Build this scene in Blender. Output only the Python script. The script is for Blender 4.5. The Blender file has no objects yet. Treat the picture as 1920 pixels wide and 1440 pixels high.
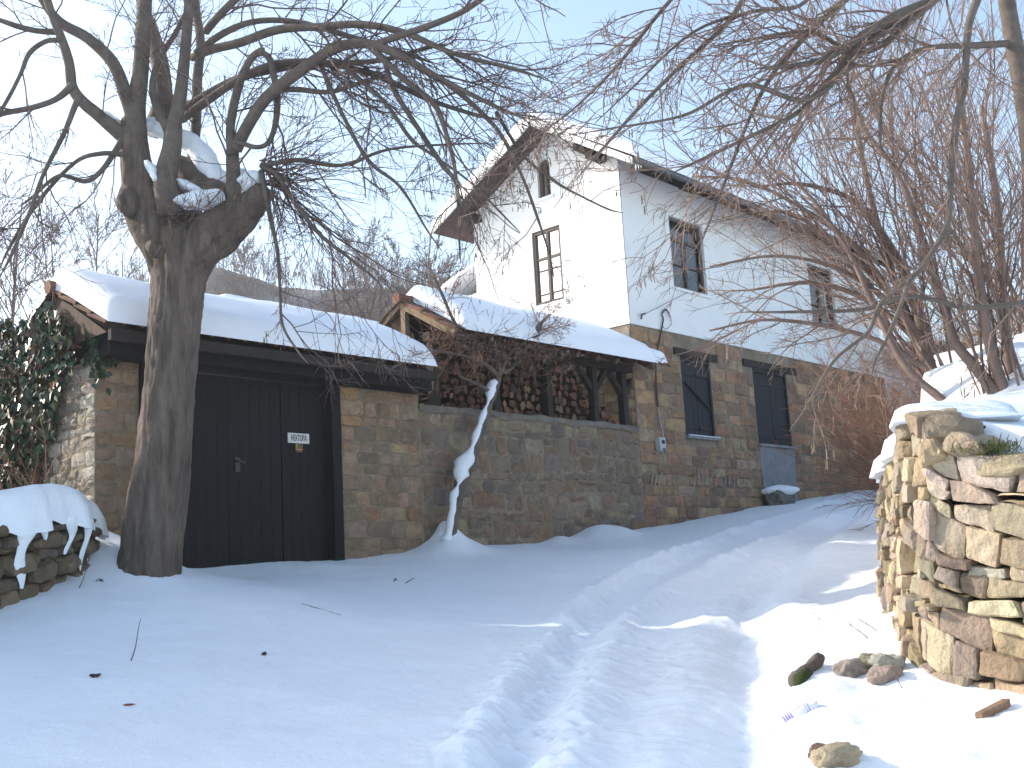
import bpy, math, random
import numpy as np
from mathutils import Matrix, Vector
HAZE = .0013
random.seed(7); RNG = np.random.default_rng(7)
R = math.radians
scn = bpy.context.scene
COL = scn.collection

# ------------------------------------------------------------------ camera
FPX, PITCH, ROLL, AZ = 2100.0, 0.16958, -0.0556, 0.73082
EYE = np.array([0, 0, 1.6])
fw = np.array([0, math.cos(PITCH), math.sin(PITCH)])
up0 = np.array([0, -math.sin(PITCH), math.cos(PITCH)])
r0 = np.array([1.0, 0, 0])
cr = math.cos(ROLL)*r0+math.sin(ROLL)*up0
cu = -math.sin(ROLL)*r0+math.cos(ROLL)*up0
cam = bpy.data.cameras.new('camera'); co = bpy.data.objects.new('camera', cam); COL.objects.link(co)
cam.sensor_width = 36; cam.lens = 36*FPX/1920; cam.clip_end = 2000; cam.clip_start = .05
M = Matrix.Identity(4)
for i in range(3):
    M[i][0], M[i][1], M[i][2], M[i][3] = cr[i], cu[i], -fw[i], EYE[i]
co.matrix_world = M
scn.camera = co

def ray(x, y): return (x-960)/FPX*cr-(y-720)/FPX*cu+fw
def P(x, y, Y):                                   # measured image position + distance -> place
    d = ray(x, y); return d*(Y/d[1])+EYE
D2 = np.array([math.sin(AZ), math.cos(AZ)]); NI = np.array([-D2[1], D2[0]])
_c = ray(1195, 800); _c = _c/_c[1]*17.0
CX = np.array([_c[0], _c[1]])
FROT = math.atan2(D2[1], D2[0])
def W(s, g, z):                                   # facade frame (along, inward, up) -> world
    q = CX+s*D2+g*NI; return np.array([q[0], q[1], z])
def Fp(x, y, g=0.0):                              # (s, z) on the plane at depth g
    d = ray(x, y); t = (NI@CX+g)/(NI@d[:2]); p = t*d+EYE
    return float(D2@(p[:2]-CX)), float(p[2])
def FW(x, y, g=0.0):
    s, z = Fp(x, y, g); return W(s, g, z)

# ------------------------------------------------------------------ noise
def _h(ix, iy, iz, seed):
    n = (ix*374761393+iy*668265263+iz*2147483647+seed*1274126177) & 0xffffffff
    n = ((n ^ (n >> 13))*1274126177) & 0xffffffff
    n = ((n ^ (n >> 16))*2246822519) & 0xffffffff
    return (n ^ (n >> 15)).astype(np.float64)/4294967295.0*2-1
def noise(p, sc=1.0, seed=0):
    p = np.asarray(p, float)*sc
    if p.shape[-1] == 2: p = np.concatenate([p, np.zeros(p.shape[:-1]+(1,))], -1)
    i = np.floor(p).astype(np.int64); f = p-i; f = f*f*(3-2*f)
    x, y, z = i[..., 0], i[..., 1], i[..., 2]; a, b, c = f[..., 0], f[..., 1], f[..., 2]
    def L(u, v, t): return u+(v-u)*t
    h = lambda dx, dy, dz: _h(x+dx, y+dy, z+dz, seed)
    return L(L(L(h(0,0,0), h(1,0,0), a), L(h(0,1,0), h(1,1,0), a), b), L(L(h(0,0,1), h(1,0,1), a), L(h(0,1,1), h(1,1,1), a), b), c)
def fbm(p, sc=1.0, oct=3, seed=0):
    r = 0; a = 1
    for k in range(oct): r = r+a*noise(p, sc*2**k, seed+k*17); a *= .5
    return r
def sst(a, b, x):
    t = np.clip((x-a)/(b-a), 0, 1); return t*t*(3-2*t)

# ------------------------------------------------------------------ mesh builder and objects
class MB:
    def __init__(s): s.v = []; s.f = []; s.c = []; s.m = []; s.n = 0
    def add(s, v, f, col=(1, 1, 1), mi=0):
        v = np.asarray(v, float).reshape(-1, 3); b = s.n
        s.v.append(v); s.n += len(v)
        for q in f: s.f.append(tuple(int(i)+b for i in q))
        s.c += [col]*len(f); s.m += [mi]*len(f)
    def box(s, fn, a0, a1, b0, b1, c0, c1, col=(1, 1, 1), mi=0):
        v = [fn(a, b, c) for c in (c0, c1) for b in (b0, b1) for a in (a0, a1)]
        s.add(v, [(0, 2, 3, 1), (4, 5, 7, 6), (0, 1, 5, 4), (2, 6, 7, 3), (0, 4, 6, 2), (1, 3, 7, 5)], col, mi)
    def bar(s, p, q, w, h, up=(0, 0, 1), col=(1, 1, 1), mi=0):
        p = np.array(p, float); q = np.array(q, float); d = q-p; L = np.linalg.norm(d); d /= L
        x = np.cross(d, up); x /= np.linalg.norm(x); z = np.cross(x, d)
        s.box(lambda a, b, c: p+d*a+x*b+z*c, 0, L, -w/2, w/2, -h/2, h/2, col, mi)
    def tube(s, pts, rad, sides=6, col=(1, 1, 1), cap=True, mi=0, disp=None):
        pts = np.asarray(pts, float); n = len(pts); rad = np.broadcast_to(np.asarray(rad, float), (n,))
        t = np.gradient(pts, axis=0); t /= np.linalg.norm(t, axis=1)[:, None]+1e-9
        ref = np.array([0, 0, 1.0]) if abs(t[0][2]) < .8 else np.array([0.3, 1.0, 0])
        a = np.cross(t, ref); a /= np.linalg.norm(a, axis=1)[:, None]+1e-9
        b = np.cross(t, a)
        th = np.arange(sides)*2*math.pi/sides
        rr = rad[:, None]*np.ones(sides)
        ring = lambda r_: pts[:, None]+(a[:, None]*np.cos(th)[None, :, None]+b[:, None]*np.sin(th)[None, :, None])*r_[..., None]
        v = ring(rr)
        if disp is not None: v = ring(rr+disp(v, rr))
        f = [(i*sides+j, i*sides+(j+1) % sides, (i+1)*sides+(j+1) % sides, (i+1)*sides+j) for i in range(n-1) for j in range(sides)]
        if cap: f += [tuple(range(sides-1, -1, -1)), tuple((n-1)*sides+j for j in range(sides))]
        s.add(v, f, col, mi)
    def grid(s, V, col=(1, 1, 1), mi=0, closed=False):
        V = np.asarray(V, float); n, m = V.shape[:2]
        k = np.arange(n*m).reshape(n, m)
        f = np.stack([k[:-1, :-1], k[1:, :-1], k[1:, 1:], k[:-1, 1:]], -1).reshape(-1, 4)
        s.add(V, f, col, mi)
ORG = {}
def nice(name): return name
def link_mesh(name, mb, mats, inv, smooth):
    me = bpy.data.meshes.new(name)
    v = np.concatenate(mb.v); vh = np.c_[v, np.ones(len(v))]@np.array(inv).T
    me.from_pydata(vh[:, :3].tolist(), [], mb.f)
    at = me.attributes.new('Col', 'FLOAT_COLOR', 'FACE')
    at.data.foreach_set('color', np.c_[np.array(mb.c, float), np.ones(len(mb.c))].ravel())
    for m in (mats if isinstance(mats, (list, tuple)) else [mats]): me.materials.append(m)
    if any(mb.m): me.polygons.foreach_set('material_index', mb.m)
    if smooth: me.polygons.foreach_set('use_smooth', [True]*len(mb.f))
    me.update()
    o = bpy.data.objects.new(name, me); COL.objects.link(o)
    return o
def tags(o, label, cat, group=None):
    o['label'] = label; o['category'] = cat
    if group: o['group'] = group
def mat4(loc, rz): return Matrix.Translation(Vector([float(x) for x in loc]))@Matrix.Rotation(rz, 4, 'Z')
def thing(name, label, cat, loc, rz=0.0, group=None):
    o = bpy.data.objects.new(name, None); COL.objects.link(o); o.empty_display_size = .2
    o.location = [float(x) for x in loc]; o.rotation_euler = (0, 0, rz)
    ORG[o.name] = mat4(loc, rz).inverted(); tags(o, label, cat, group); return o
def part(name, mb, mats, parent, smooth=False, label=None):
    o = link_mesh(name, mb, mats, ORG[parent.name], smooth); o.parent = parent
    ORG[o.name] = ORG[parent.name]
    if label: o['label'] = label
    return o
def single(name, mb, mats, label, cat, loc, rz=0.0, group=None, smooth=False):
    o = link_mesh(name, mb, mats, mat4(loc, rz).inverted(), smooth)
    o.location = [float(x) for x in loc]; o.rotation_euler = (0, 0, rz); tags(o, label, cat, group); return o
def setting(name, mb, mats, kind='structure', smooth=True):
    o = link_mesh(name, mb, mats, Matrix.Identity(4), smooth); o['kind'] = kind; return o
I4 = Matrix.Identity(4)

# ------------------------------------------------------------------ materials
def mat(name, rgb=(.5, .5, .5), rough=.8, attr=False, var=0.0, vsc=6.0, bump=0.0, bsc=30.0, stretch=(1, 1, 1), spec=.3, dark=None, dsc=2.0, damt=.5, sss=0.0, metal=0.0, bd=.02, sheen=0):
    m = bpy.data.materials.new(name); m.use_nodes = True; nt = m.node_tree; N = nt.nodes; Lk = nt.links
    b = N['Principled BSDF']; b.inputs['Roughness'].default_value = rough; b.inputs['Specular IOR Level'].default_value = spec; b.inputs['Metallic'].default_value = metal
    tc = N.new('ShaderNodeTexCoord'); mp = N.new('ShaderNodeMapping'); mp.inputs['Scale'].default_value = stretch
    Lk.new(tc.outputs['Object'], mp.inputs['Vector'])
    col = None
    if attr:
        a = N.new('ShaderNodeAttribute'); a.attribute_name = 'Col'
        mx = N.new('ShaderNodeMix'); mx.data_type = 'RGBA'; mx.blend_type = 'MULTIPLY'; mx.inputs[0].default_value = 1
        Lk.new(a.outputs['Color'], mx.inputs[6]); mx.inputs[7].default_value = (*rgb, 1); col = mx.outputs[2]
    def nz(sc, det=5.0):
        t = N.new('ShaderNodeTexNoise'); t.inputs['Scale'].default_value = sc; t.inputs['Detail'].default_value = det; t.inputs['Roughness'].default_value = .65
        Lk.new(mp.outputs['Vector'], t.inputs['Vector']); return t
    def ramp(src, a0, a1, v0, v1):
        r = N.new('ShaderNodeMapRange'); r.inputs[1].default_value = a0; r.inputs[2].default_value = a1; r.inputs[3].default_value = v0; r.inputs[4].default_value = v1
        Lk.new(src, r.inputs[0]); return r.outputs[0]
    def mul(c, f):
        mx = N.new('ShaderNodeMix'); mx.data_type = 'RGBA'; mx.blend_type = 'MULTIPLY'; mx.inputs[0].default_value = 1
        if c is None: mx.inputs[6].default_value = (*rgb, 1)
        else: Lk.new(c, mx.inputs[6])
        cmb = N.new('ShaderNodeCombineColor')
        for k in range(3): Lk.new(f, cmb.inputs[k])
        Lk.new(cmb.outputs[0], mx.inputs[7]); return mx.outputs[2]
    if var: col = mul(col, ramp(nz(vsc).outputs[0], .25, .75, 1-var, 1+var))
    if dark is not None:
        mx = N.new('ShaderNodeMix'); mx.data_type = 'RGBA'
        Lk.new(ramp(nz(dsc, 6).outputs[0], .45, .68, 0, damt), mx.inputs[0])
        if col is None: mx.inputs[6].default_value = (*rgb, 1)
        else: Lk.new(col, mx.inputs[6])
        mx.inputs[7].default_value = (*dark, 1); col = mx.outputs[2]
    if col is not None: Lk.new(col, b.inputs['Base Color'])
    else: b.inputs['Base Color'].default_value = (*rgb, 1)
    if bump:
        bp = N.new('ShaderNodeBump'); bp.inputs['Strength'].default_value = bump; bp.inputs['Distance'].default_value = bd
        Lk.new(nz(bsc, 8).outputs[0], bp.inputs['Height']); Lk.new(bp.outputs[0], b.inputs['Normal'])
    if sss:
        b.inputs['Subsurface Weight'].default_value = sss; b.inputs['Subsurface Radius'].default_value = (.03, .04, .05); b.inputs['Subsurface Scale'].default_value = .5
    return m
SNOW = mat('snow', (.84, .875, .92), .55, var=.03, vsc=3, bump=.5, bsc=32, spec=.25, bd=.016)
ROOFSNOW = mat('roof_snow', (.86, .88, .92), .6, var=.02, vsc=3, bump=.25, bsc=30, spec=.2, bd=.012)
PLASTER = mat('white_plaster', (.80, .79, .78), .9, var=.035, vsc=2.5, bump=.15, bsc=18, dark=(.62, .60, .57), dsc=1.3, damt=.25)
ASHLAR = mat('ashlar_stone', (1, 1, 1), .9, attr=True, var=.33, vsc=8, bump=.9, bsc=24, dark=(.13, .10, .075), dsc=2.4, damt=.55)
SMEARED = mat('smeared_rubble', (1, 1, 1), .92, attr=True, var=.38, vsc=8, bump=1.0, bsc=22, dark=(.20, .163, .12), dsc=2.6, damt=.85)
RUBBLE = mat('drystone', (1, 1, 1), .92, attr=True, var=.35, vsc=9, bump=1.0, bsc=26, dark=(.17, .135, .09), dsc=4.5, damt=.6, bd=.035)
MORTAR = mat('mortar', (.26, .208, .15), .95, var=.35, vsc=5, bump=.8, bsc=40, dark=(.08, .068, .055), dsc=1.6, damt=.6)
COPING = mat('lime_coping', (.19, .17, .14), .95, var=.35, vsc=5, bump=.7, bsc=25, dark=(.09, .08, .07), dsc=2, damt=.6)
CEMENT = mat('cement', (.21, .21, .215), .95, var=.25, vsc=6, bump=.4, bsc=30)
EARTH = mat('dark_earth', (.035, .028, .022), 1, var=.4, vsc=8, bump=.5, bsc=30)
BLACKWOOD = mat('black_painted_wood', (.0085, .008, .0088), .7, var=.35, vsc=7, bump=.3, bsc=25, stretch=(3, 3, .4), spec=.25)
SHUTTER = mat('shutter_paint', (.014, .0125, .016), .65, var=.25, vsc=6, bump=.2, bsc=30, stretch=(3, 3, .4))
BROWNWOOD = mat('brown_wood', (.085, .055, .038), .85, var=.4, vsc=8, bump=.5, bsc=25, stretch=(1, 1, 1))
PALEWOOD = mat('pale_wood', (.20, .14, .085), .85, var=.3, vsc=9, bump=.4, bsc=30)
DARKBEAM = mat('dark_beam', (.03, .024, .02), .85, var=.4, vsc=6, bump=.4, bsc=25)
SOFFIT = mat('soffit_boards', (.07, .048, .042), .85, var=.35, vsc=5, bump=.3, bsc=20)
FRAMEWOOD = mat('window_frame_wood', (.10, .075, .06), .7, var=.3, vsc=9, bump=.3, bsc=30)
TILE = mat('clay_tile', (.21, .10, .065), .85, attr=True, var=.35, vsc=7, bump=.4, bsc=40, dark=(.08, .06, .045), dsc=5, damt=.6)
WHITETRIM = mat('white_trim', (.7, .69, .68), .7, var=.1, vsc=8, bump=.15, bsc=30)
GUTTER = mat('gutter_metal', (.10, .11, .12), .5, var=.3, vsc=6, metal=.6)
BARK = mat('bark', (.185, .145, .117), .95, var=.5, vsc=9, bump=1.0, bsc=20, stretch=(1, 1, .16), dark=(.055, .043, .036), dsc=14, damt=.7, bd=.09)
LIMB = mat('limb_bark', (.125, .10, .085), .95, var=.4, vsc=9, bump=.6, bsc=40, dark=(.16, .14, .11), dsc=3, damt=.4)
TWIG = mat('lime_twig', (.13, .092, .08), .8, attr=True, var=.3, vsc=4)
HAZEL = mat('hazel_stem', (.20, .138, .11), .75, attr=True, var=.35, vsc=4)
RUSTTWIG = mat('rust_twig', (.20, .115, .075), .8, attr=True, var=.35, vsc=3)
FARTWIG = mat('far_twig', (.125, .095, .085), .9, attr=True, var=.3, vsc=1)
CATKIN = mat('catkin', (.16, .11, .07), .9, var=.3, vsc=20)
IVY = mat('ivy_leaf', (1, 1, 1), .28, attr=True, var=.3, vsc=10, spec=.5)
LOGEND = mat('log_end', (.8, .72, .7), .9, attr=True, var=.3, vsc=18, bump=.4, bsc=60)
LOGBARK = mat('log_bark', (.06, .042, .032), .95, var=.4, vsc=15, bump=.6, bsc=40)
MOSS = mat('moss', (.05, .065, .02), 1, var=.5, vsc=30, bump=.8, bsc=60)
HILLM = mat('hill_scrub', (.115, .092, .082), 1, var=.45, vsc=.35, bump=0, dark=(.42, .43, .46), dsc=.12, damt=.6)
CURTAIN = mat('curtain', (.75, .74, .72), .9, var=.06, vsc=10)
INSIDE = mat('dark_interior', (.02, .022, .026), .9)
BLIND = mat('interior_drape', (.12, .12, .14), .9, var=.3, vsc=6)
PLASTIC = mat('grey_plastic', (.42, .43, .45), .5)
CABLE = mat('cable', (.05, .045, .045), .6)
CABLEPALE = mat('pale_cable', (.38, .37, .36), .6)
SIGNWHITE = mat('sign_white', (.62, .62, .60), .5, var=.08, vsc=30)
SIGNYELLOW = mat('sign_ochre', (.40, .27, .08), .5, var=.1, vsc=30)
SIGNRED = mat('sign_red', (.16, .05, .035), .5)
INK = mat('ink', (.02, .02, .022), .6)
IRON = mat('iron', (.06, .06, .06), .5, metal=.7)
LILAC = mat('lilac_stripe', (.36, .30, .62), .7)
WHITEPL = mat('white_plastic', (.75, .74, .8), .6)
GRASS = mat('grass_blade', (.10, .12, .03), .8, attr=True)
REDLEAF = mat('red_leaf', (.22, .05, .04), .7)
def glass():
    m = bpy.data.materials.new('window_glass'); m.use_nodes = True; nt = m.node_tree; N = nt.nodes; N.remove(N['Principled BSDF'])
    t = N.new('ShaderNodeBsdfTransparent'); t.inputs[0].default_value = (.85, .9, .9, 1); g = N.new('ShaderNodeBsdfGlossy'); g.inputs['Roughness'].default_value = .02
    fr = N.new('ShaderNodeFresnel'); fr.inputs[0].default_value = 1.65; mx = N.new('ShaderNodeMixShader')
    nz = N.new('ShaderNodeTexNoise'); nz.inputs['Scale'].default_value = 3; bp = N.new('ShaderNodeBump'); bp.inputs['Strength'].default_value = .08
    nt.links.new(nz.outputs[0], bp.inputs['Height']); nt.links.new(bp.outputs[0], g.inputs['Normal'])
    nt.links.new(fr.outputs[0], mx.inputs[0]); nt.links.new(t.outputs[0], mx.inputs[1]); nt.links.new(g.outputs[0], mx.inputs[2]); nt.links.new(mx.outputs[0], N['Material Output'].inputs[0])
    return m
GLASS = glass()

# ------------------------------------------------------------------ light and sky
SUN_H = np.array([-.95, .31]); SUN_H /= np.linalg.norm(SUN_H); ELEV = R(27)
sund = np.array([SUN_H[0]*math.cos(ELEV), SUN_H[1]*math.cos(ELEV), math.sin(ELEV)])
sl = bpy.data.lights.new('sun', 'SUN'); sl.energy = 2.8; sl.angle = R(.6); sl.color = (1, .93, .83)
so = bpy.data.objects.new('sun', sl); COL.objects.link(so)
so.rotation_euler = Vector(sund.tolist()).to_track_quat('Z', 'Y').to_euler()
w = bpy.data.worlds.new('World'); scn.world = w; w.use_nodes = True; nt = w.node_tree
sk = nt.nodes.new('ShaderNodeTexSky'); sk.sky_type = 'NISHITA'; sk.sun_disc = False; sk.sun_elevation = ELEV
sk.sun_rotation = math.atan2(SUN_H[0], SUN_H[1]); sk.dust_density = 1.8; sk.air_density = 1.0; sk.ozone_density = .7; sk.altitude = 300
bg = nt.nodes['Background']; bg.inputs[1].default_value = .15
wm = nt.nodes.new('ShaderNodeMix'); wm.data_type = 'RGBA'; wm.blend_type = 'MULTIPLY'; wm.inputs[0].default_value = 1; wm.inputs[7].default_value = (1.0, 1.01, .965, 1)
nt.links.new(sk.outputs[0], wm.inputs[6]); nt.links.new(wm.outputs[2], bg.inputs[0])
scn.view_settings.view_transform = 'Standard'; scn.view_settings.look = 'None'; scn.view_settings.exposure = 1.34; scn.view_settings.gamma = 1

# ------------------------------------------------------------------ ground
def tps_fit(pts):
    p = np.array(pts, float); n = len(p)
    d = np.linalg.norm(p[:, None, :2]-p[None, :, :2], axis=2); K = np.where(d > 0, d*d*np.log(d+1e-12), 0)+np.eye(n)*.02
    A = np.zeros((n+3, n+3)); A[:n, :n] = K; A[:n, n] = 1; A[:n, n+1:] = p[:, :2]; A[n:, :n] = A[:n, n:].T
    return p, np.linalg.solve(A, np.r_[p[:, 2], 0, 0, 0])
def tps_ev(T, x, y):
    p, c = T; r = c[-3]+c[-2]*x+c[-1]*y
    for k in range(len(p)):
        d2 = (x-p[k, 0])**2+(y-p[k, 1])**2; r = r+c[k]*.5*d2*np.log(d2+1e-12)
    return r
low_pts = [P(*q) for q in ((0,1440,4.9),(480,1440,4.8),(960,1440,4.7),(1440,1440,4.5),(1920,1440,4.2),(0,1250,7),(480,1250,7.1),(960,1250,7.2),(1400,1250,6.8),(960,1120,10.5),(500,1120,9.6),
    (1400,1100,10),(1400,1000,15.5),(1640,1110,8),(1830,1284,5.34),(1740,1262,5.5),(1920,1292,5.17),(1690,1180,6.3),(0,1140,8.5),(165,1060,9.8),(250,1080,9.7))]
for px, py in ((190,1000),(345,1064),(500,1058),(645,1048),(850,1026),(1000,1020),(1205,992),(1430,950),(1640,915)): low_pts.append(FW(px, py, 0))
low_pts += [W(11, -1, 3.3), W(-10, 1.5, 2.5), W(-9, 4, 2.9), np.array([-7, 6, 1.5]), np.array([6.5, 12, 2.0]), np.array([7, 6, 1.2]), W(-3, 3, 2.3), W(4, 3, 2.7), np.array([-5,2,.5]), np.array([4,2,.3])]
TL = tps_fit(low_pts)
WALLPLAN = np.array([P(2080,1300,4.82)[:2], P(2000,1300,5.0)[:2], P(1920,1290,5.17)[:2], P(1830,1280,5.34)[:2], P(1745,1262,5.5)[:2], P(1703,1220,5.85)[:2], P(1680,1160,6.5)[:2], P(1651,1110,8.0)[:2], (4.0, 11.6), (5.6, 15.2), (7.8, 19.5)])
def cr_spline(pts, n):
    pts = np.asarray(pts, float); p = np.vstack([2*pts[0]-pts[1], pts, 2*pts[-1]-pts[-2]]); out = []
    for i in range(1, len(p)-2):
        for t in np.linspace(0, 1, n, endpoint=False):
            a, b, c, d = p[i-1], p[i], p[i+1], p[i+2]
            out.append(.5*(2*b+(c-a)*t+(2*a-5*b+4*c-d)*t*t+(3*b-a-3*c+d)*t**3))
    out.append(pts[-1]); return np.array(out)
WP = cr_spline(WALLPLAN, 8)
_sg = np.linalg.norm(np.diff(WP, axis=0), axis=1); WU = np.r_[0, np.cumsum(_sg)]
def wplan(u):
    x = np.interp(u, WU, WP[:, 0]); y = np.interp(u, WU, WP[:, 1]); e = .06
    tx = np.interp(u+e, WU, WP[:, 0])-np.interp(u-e, WU, WP[:, 0]); ty = np.interp(u+e, WU, WP[:, 1])-np.interp(u-e, WU, WP[:, 1])
    l = np.hypot(tx, ty)+1e-9
    return x, y, -ty/l, tx/l          # position, outward normal (towards the road)
bank_pts = [P(*q) for q in ((1920,840,5.3),(1900,790,5.9),(1720,762,7),(1800,650,11),(1900,640,10),(1740,782,5.8),(1665,850,8.2),(1760,715,9.0),(1880,745,8.0),(1660,760,13))]+[np.array([6.2,15.2,3.3]), np.array([8.5,19.5,3.8]), np.array([9,9,4.2]), np.array([5,4,2.4]), np.array([12,14,4.8]), np.array([9,4,2.8])]
TB = tps_fit(bank_pts)
ROADM = {}
def gbase(x, y):
    x = np.asarray(x, float); y = np.asarray(y, float)
    xc = np.clip(x, -11, 11); yc = np.clip(y, 1.5, 25)
    lo = tps_ev(TL, xc, yc)+.04*(y-yc)+.02*np.abs(x-xc)
    return lo
def side_dist(x, y):                      # signed distance to the wall line, + behind it
    sh = x.shape; q = np.stack([x.ravel(), y.ravel()], -1); best = np.full(len(q), 1e9); sg = np.zeros(len(q))
    for a, b in zip(WP[:-1], WP[1:]):
        ab = b-a; t = np.clip(((q-a)@ab)/(ab@ab), 0, 1); d = q-(a+t[:, None]*ab); l = np.hypot(d[:, 0], d[:, 1])
        s = ab[0]*d[:, 1]-ab[1]*d[:, 0]; m = l < best; best = np.where(m, l, best); sg = np.where(m, np.where(s < 0, 1, -1), sg)
    return (best*sg).reshape(sh)
def ghit(px, py):
    d = ray(px, py); t = 3.0
    for _ in range(400):
        p = d*t+EYE
        if p[2] < float(gbase(p[0], p[1])): break
        t += .05
    lo, hi = t-.05, t
    for _ in range(12):
        m = (lo+hi)/2; p = d*m+EYE
        if p[2] < float(gbase(p[0], p[1])): hi = m
        else: lo = m
    return d*hi+EYE
berm = cr_spline([ghit(*q)[:2] for q in ((895,1500),(922,1400),(975,1300),(1050,1205),(1125,1115),(1250,1050),(1400,995),(1560,945))], 10)
ridge2 = cr_spline([ghit(*q)[:2] for q in ((1050,1500),(1070,1400),(1100,1310),(1150,1200),(1250,1110),(1400,1035),(1560,970))], 10)
rut3 = cr_spline([ghit(*q)[:2] for q in ((1405,1500),(1402,1400),(1410,1300),(1398,1210),(1430,1110),(1530,1010),(1620,950))], 10)
rut4 = cr_spline([ghit(*q)[:2] for q in ((960,1500),(985,1400),(1030,1290),(1110,1180),(1210,1090),(1370,1020),(1540,962))], 10)
def pdist(x, y, pl):
    sh = x.shape; q = np.stack([x.ravel(), y.ravel()], -1); best = np.full(len(q), 1e9); sg = np.zeros(len(q))
    for a, b in zip(pl[:-1], pl[1:]):
        ab = b-a; t = np.clip(((q-a)@ab)/(ab@ab), 0, 1); d = q-(a+t[:, None]*ab); l = np.hypot(d[:, 0], d[:, 1])
        s = ab[0]*d[:, 1]-ab[1]*d[:, 0]; m = l < best; best = np.where(m, l, best); sg = np.where(m, np.sign(s), sg)
    return best.reshape(sh), sg.reshape(sh)
MOUNDS = [(FW(848, 1022, -.25)[:2], .20, .34), (FW(842, 1022, -.15)[:2], .16, .16), (FW(1132, 1003, -.22)[:2], .17, .42), (FW(1050, 1012, -.12)[:2], .07, .25), (FW(600, 1052, -.3)[:2], .04, .3), (P(230, 1050, 10.3)[:2], .12, .4)]
def ground(x, y):
    x = np.atleast_1d(np.asarray(x, float)); y = np.atleast_1d(np.asarray(y, float))
    z = gbase(x, y); q = np.stack([x, y], -1)
    db, sb = pdist(x, y, berm); d2_, _ = pdist(x, y, ridge2); d3, s3 = pdist(x, y, rut3); d4, _ = pdist(x, y, rut4)
    left = np.where(sb > 0, 1.0, -1.0)*db
    near = sst(26, 15, y)
    z = z+near*(.055*sst(-.05, .08, left)*np.exp(-np.maximum(left, 0)/.8)+(.028+.04*noise(q, 3.5, 3))*np.exp(-(db/.13)**2))
    z = z+near*((.05+.025*noise(q, 3.0, 5))*np.exp(-(d2_/.13)**2)-.045*np.exp(-(d4/.17)**2)-(.065+.02*noise(q, 3, 9))*np.exp(-(d3/.13)**2)+.03*np.exp(-((d3-.32)/.16)**2))
    road = sst(.05, -.3, left)*near
    q1 = q+.08*np.stack([noise(q, 3, 61), noise(q, 3, 62)], -1)
    z = z+road*(.010*fbm(q, 3, 2, 11)+.005*noise(q1, 15, 13)+.006*np.abs(noise(q1, 7, 15))+.016*np.maximum(noise(q1, 9, 17)-.3, 0)-.03*np.maximum(noise(q1, 4.5, 19)-.45, 0)+.003*noise(q1, 31, 18))
    crumb = np.exp(-(db/.2)**2)+.8*np.exp(-(d2_/.16)**2)+.4*np.exp(-(d3/.2)**2)
    z = z+near*crumb*(.035*np.maximum(noise(q1, 10, 23)-.15, 0)+.035*np.maximum(noise(q1, 19, 25)-.2, 0)+.006*noise(q1, 35, 26))
    righty = road*sst(.1, .6, np.where(s3 < 0, d3, -d3))
    z = z+righty*(.026*fbm(q, 1.9, 3, 21))
    z = z+(1-road)*(.022*fbm(q, .9, 3, 31)+.005*noise(q, 5, 33)+.0025*noise(q, 17, 35))
    for (mx, my), mh, mw in MOUNDS: z = z+mh*np.exp(-(((x-mx)**2+(y-my)**2)/mw**2))*(1+.25*noise(q, 4, 44))
    h = tps_ev(TB, np.clip(x, 1.5, 12), np.clip(y, 4, 21))+.05*fbm(q, 1.3, 3, 41)+.02*np.maximum(y-21, 0)
    sd = side_dist(x, y)
    t = sst(.16, .42, sd)*sst(0, 1.2, h-z+1.2)
    return z+(np.maximum(h, z)-z)*t
def gz(x, y): return float(ground(np.array([x]), np.array([y]))[0])
def axis(segs):
    o = [segs[0][0]]
    for a, b, n in segs:
        o += list(np.linspace(a, b, n+1)[1:])
    return np.array(o)
gx = np.r_[-150, -90, -60, -40, -28, -20, -15, -12, -9.5, -7.5, axis([(-6, -3.4, 60), (-3.4, 3.0, 350), (3.0, 8.5, 110)]), 10, 12, 15, 20, 28, 40, 60, 100, 150]
gy = np.r_[-50, -25, -10, -4, 0, 2, 3, axis([(3.6, 9.0, 290), (9.0, 14, 120), (14, 24, 110)]), 25, 27, 30, 35, 42, 50, 62, 80, 110, 150, 200]
XX, YY = np.meshgrid(gx, gy, indexing='ij'); ZZ = ground(XX, YY)
ZZ = np.where(YY > 60, np.minimum(ZZ, 6), ZZ)
mb = MB(); mb.grid(np.stack([XX, YY, ZZ], -1)); mb.f = [q[::-1] for q in mb.f]
setting('snow_ground', mb, SNOW)

# hill far behind
hx = np.linspace(-70, 60, 70); hy = np.linspace(45, 150, 40)
HX, HY = np.meshgrid(hx, hy, indexing='ij')
crest = np.interp(HX, [-70, -45, -36, -30, -23, -16, -8, 0, 15, 60], [14, 16, 21, 26.2, 28.6, 26.5, 25.5, 24, 20, 16])
HZ = 4+(crest-4)*sst(45, 92, HY)*np.where(HY > 92, np.clip(1-(HY-92)/160, 0, 1), 1)+1.2*fbm(np.stack([HX, HY], -1), .09, 3, 51)*sst(45, 60, HY)
mb = MB(); mb.grid(np.stack([HX, HY, HZ], -1)); mb.f = [q[::-1] for q in mb.f]
setting('hillside', mb, HILLM)
def hz(x, y):
    c = np.interp(x, [-70, -45, -36, -30, -23, -16, -8, 0, 15, 60], [14, 16, 21, 26.2, 28.6, 26.5, 25.5, 24, 20, 16]); return float(4+(c-4)*sst(45, 92, y))

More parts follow.
